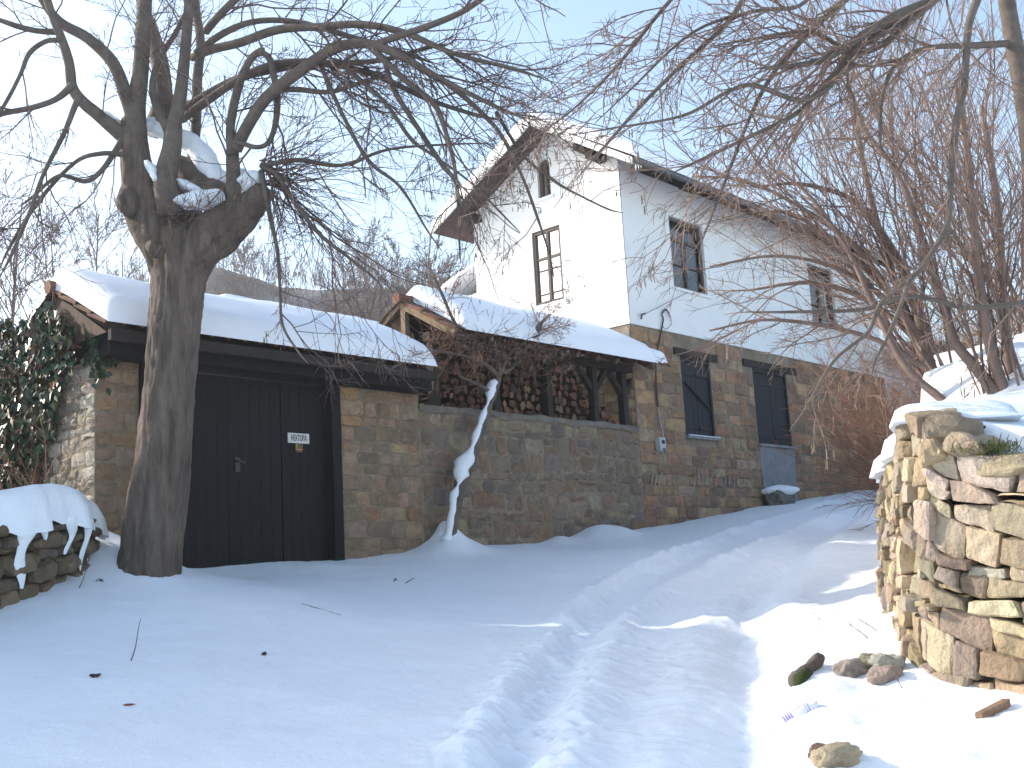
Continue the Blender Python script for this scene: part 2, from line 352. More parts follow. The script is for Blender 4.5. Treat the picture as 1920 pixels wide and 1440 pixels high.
# ------------------------------------------------------------------ masonry
def mapF(s, z, o): return W(s, -o, z)
def mapS(s0):
    return lambda g, z, o: W(s0-o, g, z)
def pick(pal, j=.12):
    c = np.array(random.choice(pal)); return tuple(np.clip(c*(1+random.uniform(-j, j)*1.6)*(1+np.random.default_rng(random.randrange(10**9)).uniform(-j/3, j/3, 3)), 0, 1))
def block(mb, fn, a0, a1, b0, b1, o0, o1, jit, col, chip=.2):
    w, h = a1-a0, b1-b0; c = min(w, h)*chip
    J = lambda: random.uniform(-jit, jit)
    pts = [(a0+c, b0), ((a0+a1)/2, b0+J()), (a1-c, b0), (a1, b0+c), (a1+J()*.5, (b0+b1)/2), (a1, b1-c), (a1-c, b1), ((a0+a1)/2, b1+J()), (a0+c, b1), (a0, b1-c), (a0+J()*.5, (b0+b1)/2), (a0, b0+c)]
    pts = [(x+J()*.6, y+J()*.6) for x, y in pts]; n = len(pts)
    m = np.mean(pts, axis=0); k = min(.8, 1-.02/max(min(w, h), .03))
    tx, ty = random.uniform(-.12, .12), random.uniform(-.12, .12)
    v = [fn(x, y, -.05) for x, y in pts]+[fn(x, y, o0+(o1-o0)*.45) for x, y in pts]
    for x, y in pts:
        xx, yy = m[0]+(x-m[0])*k, m[1]+(y-m[1])*k; v.append(fn(xx, yy, o1+(xx-m[0])*tx+(yy-m[1])*ty+random.uniform(-.004, .004)))
    for x, y in pts:
        xx, yy = m[0]+(x-m[0])*k*.5, m[1]+(y-m[1])*k*.5; v.append(fn(xx, yy, o1+.006+(xx-m[0])*tx+(yy-m[1])*ty+random.uniform(-.006, .006)))
    v.append(fn(m[0], m[1], o1+.007))
    f = []
    for r_ in range(3):
        for i in range(n):
            j = (i+1) % n; f.append((r_*n+i, r_*n+j, (r_+1)*n+j, (r_+1)*n+i))
    f += [(3*n+i, 3*n+(i+1) % n, 4*n) for i in range(n)]
    mb.add(v, f, col)
def courses(mb, fn, a0, a1, b0, b1, hrange, lrange, pal, holes=(), prot=(.008, .022), gap=.012, jit=.008, wavy=0.0, split=0.0, chip=.2, topfn=None):
    z = b0
    while z < b1-.03:
        h = random.uniform(*hrange)
        if b1-(z+h) < hrange[0]*.6: h = b1-z
        segs = [(a0, a1)]
        for h0, h1, z0, z1 in holes:
            if z+h > z0+.02 and z < z1-.02:
                ns = []
                for p, q in segs:
                    if h0 > p: ns.append((p, min(q, h0)))
                    if h1 < q: ns.append((max(p, h1), q))
                segs = [x for x in ns if x[1]-x[0] > .03]
        ph = random.uniform(0, 9)
        for p, q in segs:
            s = p
            while s < q-.02:
                l = random.uniform(*lrange)
                if q-(s+l) < lrange[0]*.7: l = q-s
                dz = wavy*math.sin(s*1.7+ph*.2+z*.9)
                if topfn is None or z+h < topfn((s+l/2))+.05:
                    if random.random() < split and h > .12:
                        m = z+h*random.uniform(.35, .65)
                        block(mb, fn, s+gap/2, s+l-gap/2, z+dz+gap/2, m+dz-gap/2, 0, random.uniform(*prot), jit, pick(pal), chip)
                        block(mb, fn, s+gap/2, s+l-gap/2, m+dz+gap/2, z+h+dz-gap/2, 0, random.uniform(*prot), jit, pick(pal), chip)
                    else: block(mb, fn, s+gap/2, s+l-gap/2, z+dz+gap/2, z+h+dz-gap/2, 0, random.uniform(*prot), jit, pick(pal), chip)
                s += l
        z += h
def sheet(mb, fn, a0, a1, b0, b1, holes=(), o=0.0, depth=.12, col=(1, 1, 1)):     # flat wall face with openings and reveals
    A = sorted({a0, a1, *[h[0] for h in holes], *[h[1] for h in holes]}); B = sorted({b0, b1, *[h[2] for h in holes], *[h[3] for h in holes]})
    A = [x for x in A if a0 <= x <= a1]; B = [x for x in B if b0 <= x <= b1]
    for p, q in zip(A[:-1], A[1:]):
        for r_, t in zip(B[:-1], B[1:]):
            cx, cy = (p+q)/2, (r_+t)/2
            if any(h[0] < cx < h[1] and h[2] < cy < h[3] for h in holes): continue
            mb.add([fn(p, r_, o), fn(q, r_, o), fn(q, t, o), fn(p, t, o)], [(0, 1, 2, 3)], col)
    for h in holes:
        e = [(h[0], h[2]), (h[1], h[2]), (h[1], h[3]), (h[0], h[3])]
        for (x0, y0), (x1, y1) in zip(e, e[1:]+e[:1]):
            mb.add([fn(x0, y0, o), fn(x1, y1, o), fn(x1, y1, o-depth), fn(x0, y0, o-depth)], [(0, 1, 2, 3)], col)
PAL_HOUSE = [(0.322,0.201,0.115),(0.282,0.171,0.096),(0.356,0.222,0.120),(0.241,0.154,0.100),(0.305,0.165,0.096),(0.345,0.242,0.152),(0.224,0.145,0.100)]
PAL_LOW = [(0.230,0.180,0.124),(0.201,0.159,0.114),(0.247,0.191,0.124),(0.213,0.137,0.094),(0.167,0.137,0.114),(0.265,0.213,0.148),(0.230,0.147,0.094)]
PAL_GATE = [(0.310,0.208,0.125),(0.265,0.182,0.116),(0.310,0.188,0.102),(0.236,0.173,0.120),(0.287,0.198,0.130)]

# ------------------------------------------------------------------ snow slabs and roofs
def slab(mb, top, T, edge=(.25, .25, .25, .25), bot=None, lump=.03, seed=0, bulge=.04):
    # top: (n,m,3) roof points; the snow stands on it with rounded rims; edge widths a0,a1,b0,b1
    n, m = top.shape[:2]
    da = np.r_[0, np.cumsum(np.linalg.norm(np.diff(top[:, m//2], axis=0), axis=1))]; db = np.r_[0, np.cumsum(np.linalg.norm(np.diff(top[n//2], axis=0), axis=1))]
    def prof(d, w): x = np.clip(d/w, 0, 1); return np.sqrt(np.maximum(1-(1-x)**2.4, 0))
    pa = prof(da, edge[0])*prof(da[-1]-da, edge[1]); pb = prof(db, edge[2])*prof(db[-1]-db, edge[3])
    t = pa[:, None]*pb[None, :]*T*(1+.0*da[:, None])
    q = top.reshape(-1, 3)
    lm = (1+lump/T*fbm(q, 1.1, 3, seed).reshape(n, m)*1.0)
    up = np.zeros_like(top); up[..., 2] = t*lm
    V = top+up
    mb.grid(V)
    B = top.copy(); B[..., 2] -= .012
    mb.grid(B[::-1])
    for a, b in ((V[0], B[0]), (B[-1], V[-1]), (B[:, 0], V[:, 0]), (V[:, -1], B[:, -1])):
        mb.grid(np.stack([a, b], 0))
def uneq(L, fine, coarse, n):                      # 0..L with denser samples at both ends
    a = np.array([0, .015, .04, .08, .13, .19, .26])*1.0
    mid = np.linspace(.34, L-.34, n) if L > .8 else np.array([L/2])
    return np.r_[a, mid, L-a[::-1]]
def roof_slab(mb, s0, s1, ge, ze, gr, zr, gb, zb, T, edge=.22, seed=0, soft=.10, n=40, tb=None):
    # snow over a ridge roof running along s; front eave (ge,ze), ridge (gr,zr), back eave (gb,zb)
    S = s0+uneq(s1-s0, 0, 0, n)
    Lf = math.hypot(gr-ge, zr-ze); Lb = math.hypot(gb-gr, zb-zr); U = uneq(Lf+Lb, 0, 0, 26)
    g = np.interp(U, [0, Lf, Lf+Lb], [ge, gr, gb]); z = np.interp(U, [0, Lf, Lf+Lb], [ze, zr, zb])
    z = z-soft*np.exp(-((U-Lf)/.22)**2)*.5
    top = np.array([[W(s, gg, zz) for gg, zz in zip(g, z)] for s in S])
    slab(mb, top, T, (edge, edge, edge*.8, edge*.8), seed=seed)
def tiled(mb, s0, s1, ge, ze, gr, zr, pitch=.2, amp=.035, thick=.03, rows=.33):   # rows of curved clay tiles on one slope
    L = math.hypot(gr-ge, zr-ze); nx = max(2, int((s1-s0)/pitch)); dg, dz = (gr-ge)/L, (zr-ze)/L
    sg = 1 if gr > ge else -1
    k = 0; u = 0
    while u < L-.02:
        u1 = min(u+rows+.06, L)
        for i in range(nx):
            a = s0+i*pitch; th = np.linspace(0, math.pi, 6); jj = random.uniform(-.012, .012)
            ss = a+pitch/2-np.cos(th)*pitch/2; hh = np.sin(th)*amp
            V = []
            for uu, lift in ((u+jj, .028), (u1+jj, .0)):
                V.append([W(s, ge+dg*uu-dz*sg*(h+lift)*sg*0, ze+dz*uu+h+lift) for s, h in zip(ss, hh)])
            V2 = [[p+np.array([0, 0, -thick*.5]) for p in r_] for r_ in V]
            c = random.uniform(.6, 1.25); c = (c, c*random.uniform(.85, 1.1), c*random.uniform(.8, 1.1))
            mb.grid(np.array(V), c); mb.grid(np.array(V2), c); mb.grid(np.stack([V[0], V2[0]]), c)
        u += rows; k += 1

# thin winter haze filling the valley air
mb = MB(); mb.box(lambda a, b, c: np.array([a, b, c]), -155, 155, -55, 205, -30, 48)
_lo = min(float(ZZ.min()), 0)-1.0
mb.v = [np.where(v[:, 2:3] < 0, np.c_[v[:, :2], np.full(len(v), _lo)], v) for v in mb.v]
HZM = bpy.data.materials.new('haze_air'); HZM.use_nodes = True; _n = HZM.node_tree; _n.nodes.remove(_n.nodes['Principled BSDF'])
_v = _n.nodes.new('ShaderNodeVolumePrincipled'); _v.inputs['Density'].default_value = HAZE; _v.inputs['Color'].default_value = (.93, .95, 1, 1); _v.inputs['Anisotropy'].default_value = .45
_n.links.new(_v.outputs[0], _n.nodes['Material Output'].inputs['Volume'])
setting('haze', mb, HZM, 'stuff', False)

# ================================================================== HOUSE
H = thing('white_house', 'two storey house with white plaster above brown stone under a snowy gable roof', 'house', W(0, 0, 2.0), FROT)
SH1 = (1.33, 2.21, 3.68, 4.99); SH2 = (3.62, 4.83, 3.66, 5.03); W1 = (1.31, 2.33, 6.15, 7.39); W2 = (6.13, 7.19, 6.15, 7.41)
GW = (1.26, 1.88, 6.01, 7.29); AW = (1.395, 1.675, 7.83, 8.50)
SB = 5.36; SEND = 9.2; GEND = 3.22
RG, RZ = 1.34, 9.0; EL, ER, EZ = 3.76, -.64, 7.74          # ridge and eaves across the gable
def rz_(g): return RZ-(RZ-EZ)*((g-RG)/(EL-RG) if g > RG else (RG-g)/(RG-ER))
mb = MB(); sheet(mb, mapF, 0, SEND, 1.6, SB, [SH1, SH2], 0, .10)
sheet(mb, mapS(0), 0, GEND, 1.6, SB); part('mortar_bed', mb, MORTAR, H)
mb = MB(); courses(mb, mapF, .01, SEND, 1.75, SB-.02, (.15, .235), (.2, .5), PAL_HOUSE, [(SH1[0]-.02, SH1[1]+.02, SH1[2]-.05, SH1[3]+.16), (1.12, 2.45, 4.97, 5.14), (SH2[0]-.02, SH2[1]+.02, 1.6, SH2[3]+.16), (3.28, 5.22, 5.0, 5.17)], prot=(.006, .022), gap=.013)
part('stone_wall', mb, ASHLAR, H); mb = MB(); courses(mb, mapS(0), .012, GEND, 3.0, SB-.02, (.15, .235), (.2, .45), [(.42,.30,.17),(.38,.29,.18),(.34,.27,.2)], prot=(.006, .022), gap=.013)
part('stone_wall', mb, ASHLAR, H)
mb = MB()
EW = 8.16
sheet(mb, mapF, .004, SEND, SB, EW, [W1, W2], .012, .14)
cuts = sorted({-.012, GW[0], GW[1], AW[0], AW[1], RG, GEND}); g_ = mapS(0)
for a, b in zip(cuts[:-1], cuts[1:]):
    m = (a+b)/2; bands = [SB]; ta, tb = rz_(a)-.02, rz_(b)-.02
    spans = [(SB, SB, ta, tb)]
    for h in (GW, AW):
        if h[0] < m < h[1]:
            q = spans.pop(); spans += [(q[0], q[1], h[2], h[2]), (h[3], h[3], q[2], q[3])]
    for z0, z1, z2, z3 in spans: mb.add([g_(a, z0, .012), g_(b, z1, .012), g_(b, z3, .012), g_(a, z2, .012)], [(0, 1, 2, 3)])
for h, dp in ((GW, .10), (AW, .12)):
    e = [(h[0], h[2]), (h[1], h[2]), (h[1], h[3]), (h[0], h[3])]
    for (x0, y0), (x1, y1) in zip(e, e[1:]+e[:1]): mb.add([g_(x0, y0, .012), g_(x1, y1, .012), g_(x1, y1, -dp), g_(x0, y0, -dp)], [(0, 1, 2, 3)])
# arch spandrels over the attic opening
mid = (AW[0]+AW[1])/2; rad = (AW[1]-AW[0])/2; th = np.linspace(0, math.pi, 13)
arc = [(mid+rad*math.cos(t), AW[3]-.12+.12*math.sin(t)) for t in th]
for (x0, y0), (x1, y1) in zip(arc[:-1], arc[1:]): mb.add([g_(x0, y0, .010), g_(x1, y1, .010), g_(x1, AW[3], .010), g_(x0, AW[3], .010)], [(0, 1, 2, 3)])
for (x0, y0), (x1, y1) in zip(arc[:-1], arc[1:]): mb.add([g_(x0, y0, .010), g_(x1, y1, .010), g_(x1, y1, -.12), g_(x0, y0, -.12)], [(0, 1, 2, 3)])
mb.add([W(SEND, 0, 1.6), W(SEND, GEND, 1.6), W(SEND, GEND, 8.0), W(SEND, RG, 8.9), W(SEND, 0, 8.0)], [(0, 1, 2, 3, 4)])
mb.add([W(0, GEND, 1.6), W(SEND, GEND, 1.6), W(SEND, GEND, 8.0), W(0, GEND, 8.0)], [(0, 1, 2, 3)])
part('plaster_wall', mb, PLASTER, H)
# pilaster strips on the gable, raised plaster
for g0, g1 in ((.83, .85), (2.42, 2.44)):
    mb = MB(); mb.box(lambda a, b, c: W(-.012-c, a, b), g0, g1, SB+.02, 7.6, .0005, .006); part('plaster_strip', mb, PLASTER, H)
def window(fn, h, nx, zs, name, backm, dp, lab=None, sill=True, bar=.05):
    a0, a1, b0, b1 = h; bx = lambda m, p, q, r_, t, u, v, : m.box(lambda a, b, c: fn(a, b, c), p, q, r_, t, u, v)
    fr = MB(); e = .055
    bx(fr, a0, a0+e, b0, b1, -dp+.0, -dp+.06); bx(fr, a1-e, a1, b0, b1, -dp, -dp+.06)
    bx(fr, a0+e, a1-e, b0, b0+e, -dp+.002, -dp+.058); bx(fr, a0+e, a1-e, b1-e, b1, -dp+.002, -dp+.058)
    for k in range(1, nx):
        x = a0+(a1-a0)*k/nx; bx(fr, x-bar/2, x+bar/2, b0+e, b1-e, -dp+.004, -dp+.052)
    ed = [a0+e]+[a0+(a1-a0)*k/nx for k in range(1, nx)]+[a1-e]
    for zf, th_, cells in zs:
        z = b0+(b1-b0)*zf
        for p, q in zip(ed[:-1], ed[1:]): bx(fr, p, q, z-th_/2, z+th_/2, -dp+.008, -dp+.044)
    f = part(name, fr, FRAMEWOOD, H, label=lab)
    g = MB(); g.add([fn(a0+.02, b0+.02, -dp+.02), fn(a1-.02, b0+.02, -dp+.02), fn(a1-.02, b1-.02, -dp+.02), fn(a0+.02, b1-.02, -dp+.02)], [(0, 1, 2, 3)]); part('pane', g, GLASS, f)
    c = MB()
    xs = np.linspace(a0, a1, 60); off = -dp-.05+.018*np.sin(np.arange(60)*1.1)+.008*np.sin(np.arange(60)*2.3)
    c.grid(np.array([[fn(x, b0, o), fn(x, b1, o)] for x, o in zip(xs, off)])); part('curtain' if backm is CURTAIN else 'drape', c, backm, f, smooth=True)
    bk = MB(); bk.add([fn(a0-.2, b0-.2, -dp-.2), fn(a1+.2, b0-.2, -dp-.2), fn(a1+.2, b1+.2, -dp-.2), fn(a0-.2, b1+.2, -dp-.2)], [(0, 1, 2, 3)]); part('room_back', bk, INSIDE, f)
    if sill:
        s_ = MB(); bx(s_, a0-.06, a1+.06, b0-.05, b0-.002, -.03, .05); part('sill', s_, PLASTER, f)
    return f
window(mapS(0), GW, 2, ((.62, .045, 1), (.46, .018, 1), (.14, .018, 1)), 'window', CURTAIN, .07, 'brown two leaf window with white curtains')
window(mapS(0), AW, 2, ((.7, .02, 1), (.35, .012, 1)), 'attic_window', INSIDE, .10, 'small arched attic window')
window(mapF, W1, 2, ((.70, .05, 1), (.35, .015, 1)), 'window', BLIND, .10, 'dark two leaf window')
window(mapF, W2, 2, ((.70, .05, 1), (.35, .015, 1)), 'window', BLIND, .10, 'brown shuttered far window')
def shutter(h, lint, diag):
    fr = MB(); fr.box(mapF, h[0]+.002, h[0]+.05, h[2]+.002, h[3]-.002, -.09, .004); fr.box(mapF, h[1]-.05, h[1]-.002, h[2]+.002, h[3]-.002, -.09, .004)
    fr.box(mapF, h[0]+.05, h[1]-.05, h[3]-.07, h[3]-.003, -.088, .002)
    f = part('shuttered_window', fr, SHUTTER, H); m_ = (h[0]+h[1])/2
    for a, b, k in ((h[0]+.053, m_-.004, 0), (m_+.004, h[1]-.053, 1)):
        s_ = MB(); n = 3; w_ = (b-a)/n
        for i in range(n): s_.box(mapF, a+i*w_+.002, a+(i+1)*w_-.002, h[2]+.01, h[3]-.074, -.06, -.03+random.uniform(0, .004))
        s_.box(mapF, a+.01, b-.01, h[2]+.12, h[2]+.18, -.03, -.012); s_.box(mapF, a+.01, b-.01, h[3]-.30, h[3]-.24, -.03, -.012)
        part('shutter', s_, SHUTTER, f)
    if diag:
        s_ = MB(); s_.bar(mapF(h[0]+.09, h[3]-.42, -.008), mapF(h[1]-.08, h[2]+.48, -.008), .03, .03); part('bar', s_, DARKBEAM, f)
    l = MB(); l.box(mapF, lint[0], lint[1], h[3]+.001, h[3]+.125, -.02, .035); part('lintel', l, DARKBEAM, f)
    s_ = MB(); s_.box(mapF, h[0]-.04, h[1]+.09, h[2]-.045, h[2]-.001, -.09, .06); part('sill', s_, CEMENT if diag else CEMENT, f)
    if diag:
        s_ = MB(); s_.grid(np.array([[mapF(a, h[2]+.022-.02*abs(k)**3, .02+.036*k) for k in np.linspace(-1, 1, 7)] for a in np.linspace(h[0]+.01, h[1]+.08, 20)])); part('snow', s_, SNOW, f, True)
shutter(SH1, (1.14, 2.43), True); shutter(SH2, (3.3, 5.2), False)
mb = MB(); V = []
for a in np.linspace(SH2[0]-.015, SH2[1]+.015, 14):
    V.append([mapF(a, z, .016+.006*math.sin(a*7+z*5)) for z in np.linspace(1.9, SH2[2]-.05, 12)])
mb.grid(np.array(V)); part('cement_infill', mb, CEMENT, H, True, 'grey cement patch closing the former doorway')
mb = MB()
for px0, py0, px1, py1 in ((1270, 342, 1300, 366),):
    s0, z1 = Fp(px0, py0); s1, z0 = Fp(px1, py1); mb.box(mapF, s0, s1, z0, z1, .013, .03)
part('vent', mb, DARKBEAM, H)
PAINT = mat('worn_white_paint', (.30, .26, .22), .95, var=.4, vsc=14, dark=(.22, .165, .115), dsc=9, damt=1.0)
for grp_ in (((1222, 884, 26), (1229, 889, 22), (1236, 888, 24), (1243, 886, 22), (1252, 890, 20)), ((1302, 890, 22), (1310, 882, 26), (1318, 880, 20), (1326, 884, 26), (1334, 884, 18), (1342, 886, 26), (1352, 886, 24), (1360, 889, 22), (1368, 890, 24), (1376, 888, 26), (1384, 890, 20))):
    mb = MB()
    for px0, py0, h_ in grp_:
        a0, b0 = Fp(px0, py0+h_, -.03); a1, b1 = Fp(px0+random.uniform(-2, 3), py0, -.03); n = 7; V = []
        for t in np.linspace(0, 1, n):
            w_ = .017*(.5+random.random()); c_ = a0+(a1-a0)*t+random.uniform(-.006, .006); V.append([mapF(c_-w_, b0+(b1-b0)*t, .0305), mapF(c_+w_, b0+(b1-b0)*t, .0305)])
        mb.grid(np.array(V))
    part('paint_trace', mb, PAINT, H)
# roof
S0, S1 = -.52, 9.6
mb = MB()
def rp(s, g, d=0.0): return W(s, g, rz_(g)+d)
gl = [EL, RG, ER]
for s0, s1 in ((S0, S1),):
    for ga, gb in ((EL, RG), (RG, ER)):
        mb.add([rp(s0, ga, -.06), rp(s1, ga, -.06), rp(s1, gb, -.06), rp(s0, gb, -.06)], [(0, 1, 2, 3)])
n_b = 11
for i in range(n_b):                 # boarded underside, boards running along the house
    for ga, gb in ((EL, RG), (RG, ER)):
        a = ga+(gb-ga)*i/n_b; b = ga+(gb-ga)*(i+.96)/n_b
        mb.add([rp(S0+.01, a, -.075), rp(S1, a, -.075), rp(S1, b, -.075), rp(S0+.01, b, -.075)], [(0, 1, 2, 3)])
roof = part('roof', mb, SOFFIT, H)
mb = MB()
for ga, gb in ((EL+.02, RG), (RG, ER-.02)):
    z0, z1 = (rz_(EL)-.01 if ga > RG else RZ), (RZ if ga > RG else rz_(ER)-.01)
    v = [W(S0-.03, ga, z0-.10), W(S0-.03, gb, z1-.10), W(S0-.03, gb, z1+.02), W(S0-.03, ga, z0+.02)]; v += [p+np.r_[D2*.03, 0] for p in v]
    mb.add(v, [(0, 1, 2, 3), (7, 6, 5, 4), (0, 4, 5, 1), (1, 5, 6, 2), (2, 6, 7, 3), (3, 7, 4, 0)])
part('bargeboard', mb, WHITETRIM, roof)
mb = MB(); tiled(mb, S0, S1, ER, EZ-.03, RG, RZ-.03, .22, .035); part('tile_slope', mb, TILE, roof)
mb = MB()
pts = [W(s, ER-.06, EZ-.04) for s in np.linspace(S0, S1, 12)]; mb.tube(pts, .05, 8); part('gutter', mb, GUTTER, roof)
mb = MB(); roof_slab(mb, S0-.03, S1, ER-.10, EZ+.01, RG, RZ+.03, EL, EZ+.03, .22, .16, 61, .05); part('snow', mb, ROOFSNOW, roof, True)
mb = MB(); mb.box(lambda a, b, c: W(-c, a, b), .20, .34, 8.06, 8.17, .01, .40); part('purlin_end', mb, DARKBEAM, roof)
mb = MB(); mb.box(lambda a, b, c: W(-c, a, b), 3.0, 3.16, 7.78, 7.9, .01, .3); part('purlin_end', mb, DARKBEAM, roof)
for g0 in (.42, .58):
    mb = MB(); mb.box(lambda a, b, c: W(-c, a, b), g0, g0+.07, rz_(g0)-.20, rz_(g0)-.085, .01, .30); part('purlin_end', mb, DARKBEAM, roof)
# rafter tails under the road-side eave
for s in np.arange(.5, 9.2, .75):
    mb = MB(); mb.bar(W(s, .0, rz_(0)-.13), W(s, ER+.06, rz_(ER+.06)-.13), .08, .1); part('rafter_tail', mb, DARKBEAM, roof)
# icicles at the corner
mb = MB()
for s, L in ((S0+.06, .16), (S0+.13, .10), (S0+.2, .07)):
    p = W(s, ER-.02, EZ-.06); mb.tube([p, p-np.array([0, 0, L*.6]), p-np.array([0, 0, L])], [.014, .009, .001], 5)
part('icicle', mb, SNOW, roof, True)

# electric meter with its cable
mp_ = FW(1233, 830, -.03); EM = thing('electric_meter', 'grey oval electric meter box fixed to the stone wall under a hanging cable', 'meter', W(*[Fp(1233, 850)[0], 0, Fp(1233, 850)[1]]), FROT)
s_, z_ = Fp(1233, 833); mb = MB(); prof = [(-.085, .10), (.085, .10), (.085, -.02), (.07, -.09), (.035, -.135), (-.035, -.135), (-.07, -.09), (-.085, -.02)]
v = [mapF(s_+x, z_+y, .015) for x, y in prof]+[mapF(s_+x, z_+y, .09) for x, y in prof]+[mapF(s_+x*.85, z_+y*.85, .105) for x, y in prof]; n = len(prof)
mb.add(v, [(k*n+i, k*n+(i+1) % n, (k+1)*n+(i+1) % n, (k+1)*n+i) for k in range(2) for i in range(n)]+[tuple(2*n+i for i in range(n))]); part('case', mb, PLASTIC, EM)
mb = MB(); mb.box(mapF, s_-.03, s_+.045, z_-.005, z_+.055, .105, .109); part('display', mb, INK, EM)
mb = MB(); mb.tube([mapF(s_+.03*math.cos(t), z_-.105+.03*math.sin(t), .112) for t in np.linspace(0, 6.28, 12)], .006, 5); part('knob', mb, INK, EM)
mb = MB(); pts = [FW(*q, -.04) for q in ((1244, 598), (1240, 620), (1233, 655), (1230, 690), (1231, 730), (1234, 765))]; mb.tube(cr_spline(pts, 5), .013, 6); part('cable', mb, CABLE, EM)
mb = MB(); pts = [FW(*q, -.045) for q in ((1234, 763), (1238, 790), (1243, 812), (1241, 838), (1234, 850), (1228, 846))]; mb.tube(cr_spline(pts, 5), .009, 6); part('conduit', mb, CABLEPALE, EM)
WB = thing('wire_bracket', 'iron bracket with looped wires on the white wall above the meter cable', 'bracket', FW(1250, 600, 0), FROT)
mb = MB(); mb.tube(cr_spline([FW(*q, -.05) for q in ((1244, 598), (1241, 588), (1249, 580), (1257, 595))], 5), .012, 6); mb.tube([FW(1249, 582, 0), FW(1249, 582, -.08)], .014, 6); part('hook', mb, IRON, WB)
mb = MB(); mb.tube(cr_spline([FW(*q, -.06) for q in ((1243, 600), (1243, 612), (1250, 617), (1258, 608), (1258, 596))], 5), .005, 5); part('wire', mb, CABLE, WB)
WB2 = thing('wire_bracket', 'small iron wall bracket at the plaster corner with a slack wire', 'bracket', FW(1203, 597, 0), FROT)
mb = MB(); mb.tube(cr_spline([FW(*q, -.06) for q in ((1202, 598), (1204, 590), (1210, 588))], 4), .014, 6); mb.tube([FW(1204, 590, .01), FW(1204, 590, -.07)], .014, 6); part('hook', mb, IRON, WB2)
mb = MB(); mb.tube(cr_spline([FW(*q, -.08) for q in ((1208, 589), (1235, 576), (1262, 562), (1290, 548))], 5), .005, 5); part('wire', mb, CABLE, WB2)

# ================================================================== WOODSHED on its low wall
WS = thing('woodshed', 'open timber woodshed with snowy tiled roof standing on a grey stone wall', 'shed', W(-2.3, 0, 1.95), FROT)
mb = MB(); sheet(mb, mapF, -4.55, -.002, 1.5, 3.72); mb.box(lambda a, b, c: W(a, c, b), -4.55, -.002, 3.7, 3.745, -.02, .4); mb.add([W(-4.55, 0, 1.5), W(-4.55, .4, 1.5), W(-4.55, .4, 3.7), W(-4.55, 0, 3.7)], [(0, 1, 2, 3)])
part('mortar_bed', mb, MORTAR, WS)
mb = MB(); courses(mb, mapF, -4.54, -.01, 1.7, 3.66, (.10, .26), (.14, .42), PAL_LOW, prot=(.004, .02), gap=.022, jit=.026, wavy=.03, split=.3, chip=.2); part('stone_wall', mb, SMEARED, WS)
mb = MB(); V = []
for s in np.linspace(-4.56, -.003, 60):
    zt = 3.752+.012*math.sin(s*5)+.008*math.sin(s*13); V.append([W(s, g, z) for g, z in ((-.028, zt-.085+.014*math.sin(s*9)), (-.036, zt-.03), (-.028, zt-.005), (.0, zt), (.4, zt))])
mb.grid(np.array(V)); part('coping', mb, COPING, WS, True)
WE, WEZ, WR, WRZ, WBk, WBZ = -.45, 4.62, .55, 5.20, 1.75, 4.50
mb = MB(); tiled(mb, -4.32, -.02, WE, WEZ, WR, WRZ, .19, .035); tiled(mb, -4.32, -.02, WBk, WBZ, WR, WRZ, .19, .035)
rf = part('roof', mb, TILE, WS)
mb = MB(); mb.tube([W(s, WR, WRZ+.03) for s in np.linspace(-4.36, -.02, 14)], .075, 8, (.9, .8, .8)); part('ridge_tile', mb, TILE, rf)
mb = MB(); T_ = MB(); roof_slab(mb, -4.12, .0, WE-.02, WEZ+.045, WR, WRZ+.07, WBk, WBZ+.05, .22, .2, 71, .06); mb2 = mb
part('snow', mb, ROOFSNOW, rf, True)
# the snow's and tiles' tip running past the house corner
mb = MB(); S = np.linspace(-.01, .33, 12); V = []
for s in S:
    gmax = -.03-.0*s; k = (s+.01)/.34; ga = WE+.02; gb = -.07-(.30)*k
    V.append([W(s, g, WEZ+.05+(g-WE)*.58) for g in np.linspace(ga, gb, 9)])
slab(mb, np.array(V), .17, (.001+.05, .12, .1, .08), seed=4); part('snow', mb, ROOFSNOW, rf, True)
mb = MB(); tiled(mb, -.02, .36, WE, WEZ, -.1, WEZ+.2, .19, .035); part('tile_tip', mb, TILE, rf)
for s, nm in ((-4.2, 0), (-3.1, 0), (-2.0, 0), (-.95, 1), (-.22, 1)):
    mb = MB(); mb.box(lambda a, b, c: W(s+a, .02+c, b), -.055, .055, 3.75, 4.62, 0, .11); part('post', mb, DARKBEAM, WS)
    if nm:
        for sg in (-1, 1):
            mb = MB(); mb.bar(W(s+.05*sg, .075, 4.25), W(s+.32*sg, .075, 4.56), .08, .075); part('brace', mb, DARKBEAM, WS)
mb = MB(); mb.box(lambda a, b, c: W(a, c, b), -4.3, .1, 4.585, 4.70, .01, .14); part('wall_plate', mb, DARKBEAM, WS)
for s in np.arange(-4.1, .05, .45):
    mb = MB(); mb.bar(W(s, WE+.04, WEZ-.03), W(s, WR, WRZ-.05), .07, .08); part('rafter', mb, BROWNWOOD, WS)
mb = MB(); mb.bar(W(-4.28, WE+.02, WEZ-.02), W(-4.28, WR, WRZ-.03), .05, .11); part('rafter', mb, PALEWOOD, WS, label='pale weathered end rafter')
mb = MB(); mb.bar(W(-4.28, WBk-.02, WBZ-.02), W(-4.28, WR, WRZ-.03), .05, .11); part('rafter', mb, BROWNWOOD, WS)
mb = MB(); mb.box(lambda a, b, c: W(-4.27+a, c, b), -.035, .035, 3.75, 5.12, WR-.10, WR-.02); part('gable_post', mb, PALEWOOD, WS, label='pale sunlit gable post')
mb = MB()
for i in range(7):
    g0 = .62+i*.16; zt = WRZ-(g0+.08-WR)*.583-.08; mb.box(lambda a, b, c: W(-4.22+c, a, b), g0, g0+.15, 3.3, zt, 0, .02+.004*(i % 2))
part('gable_boards', mb, BROWNWOOD, WS)
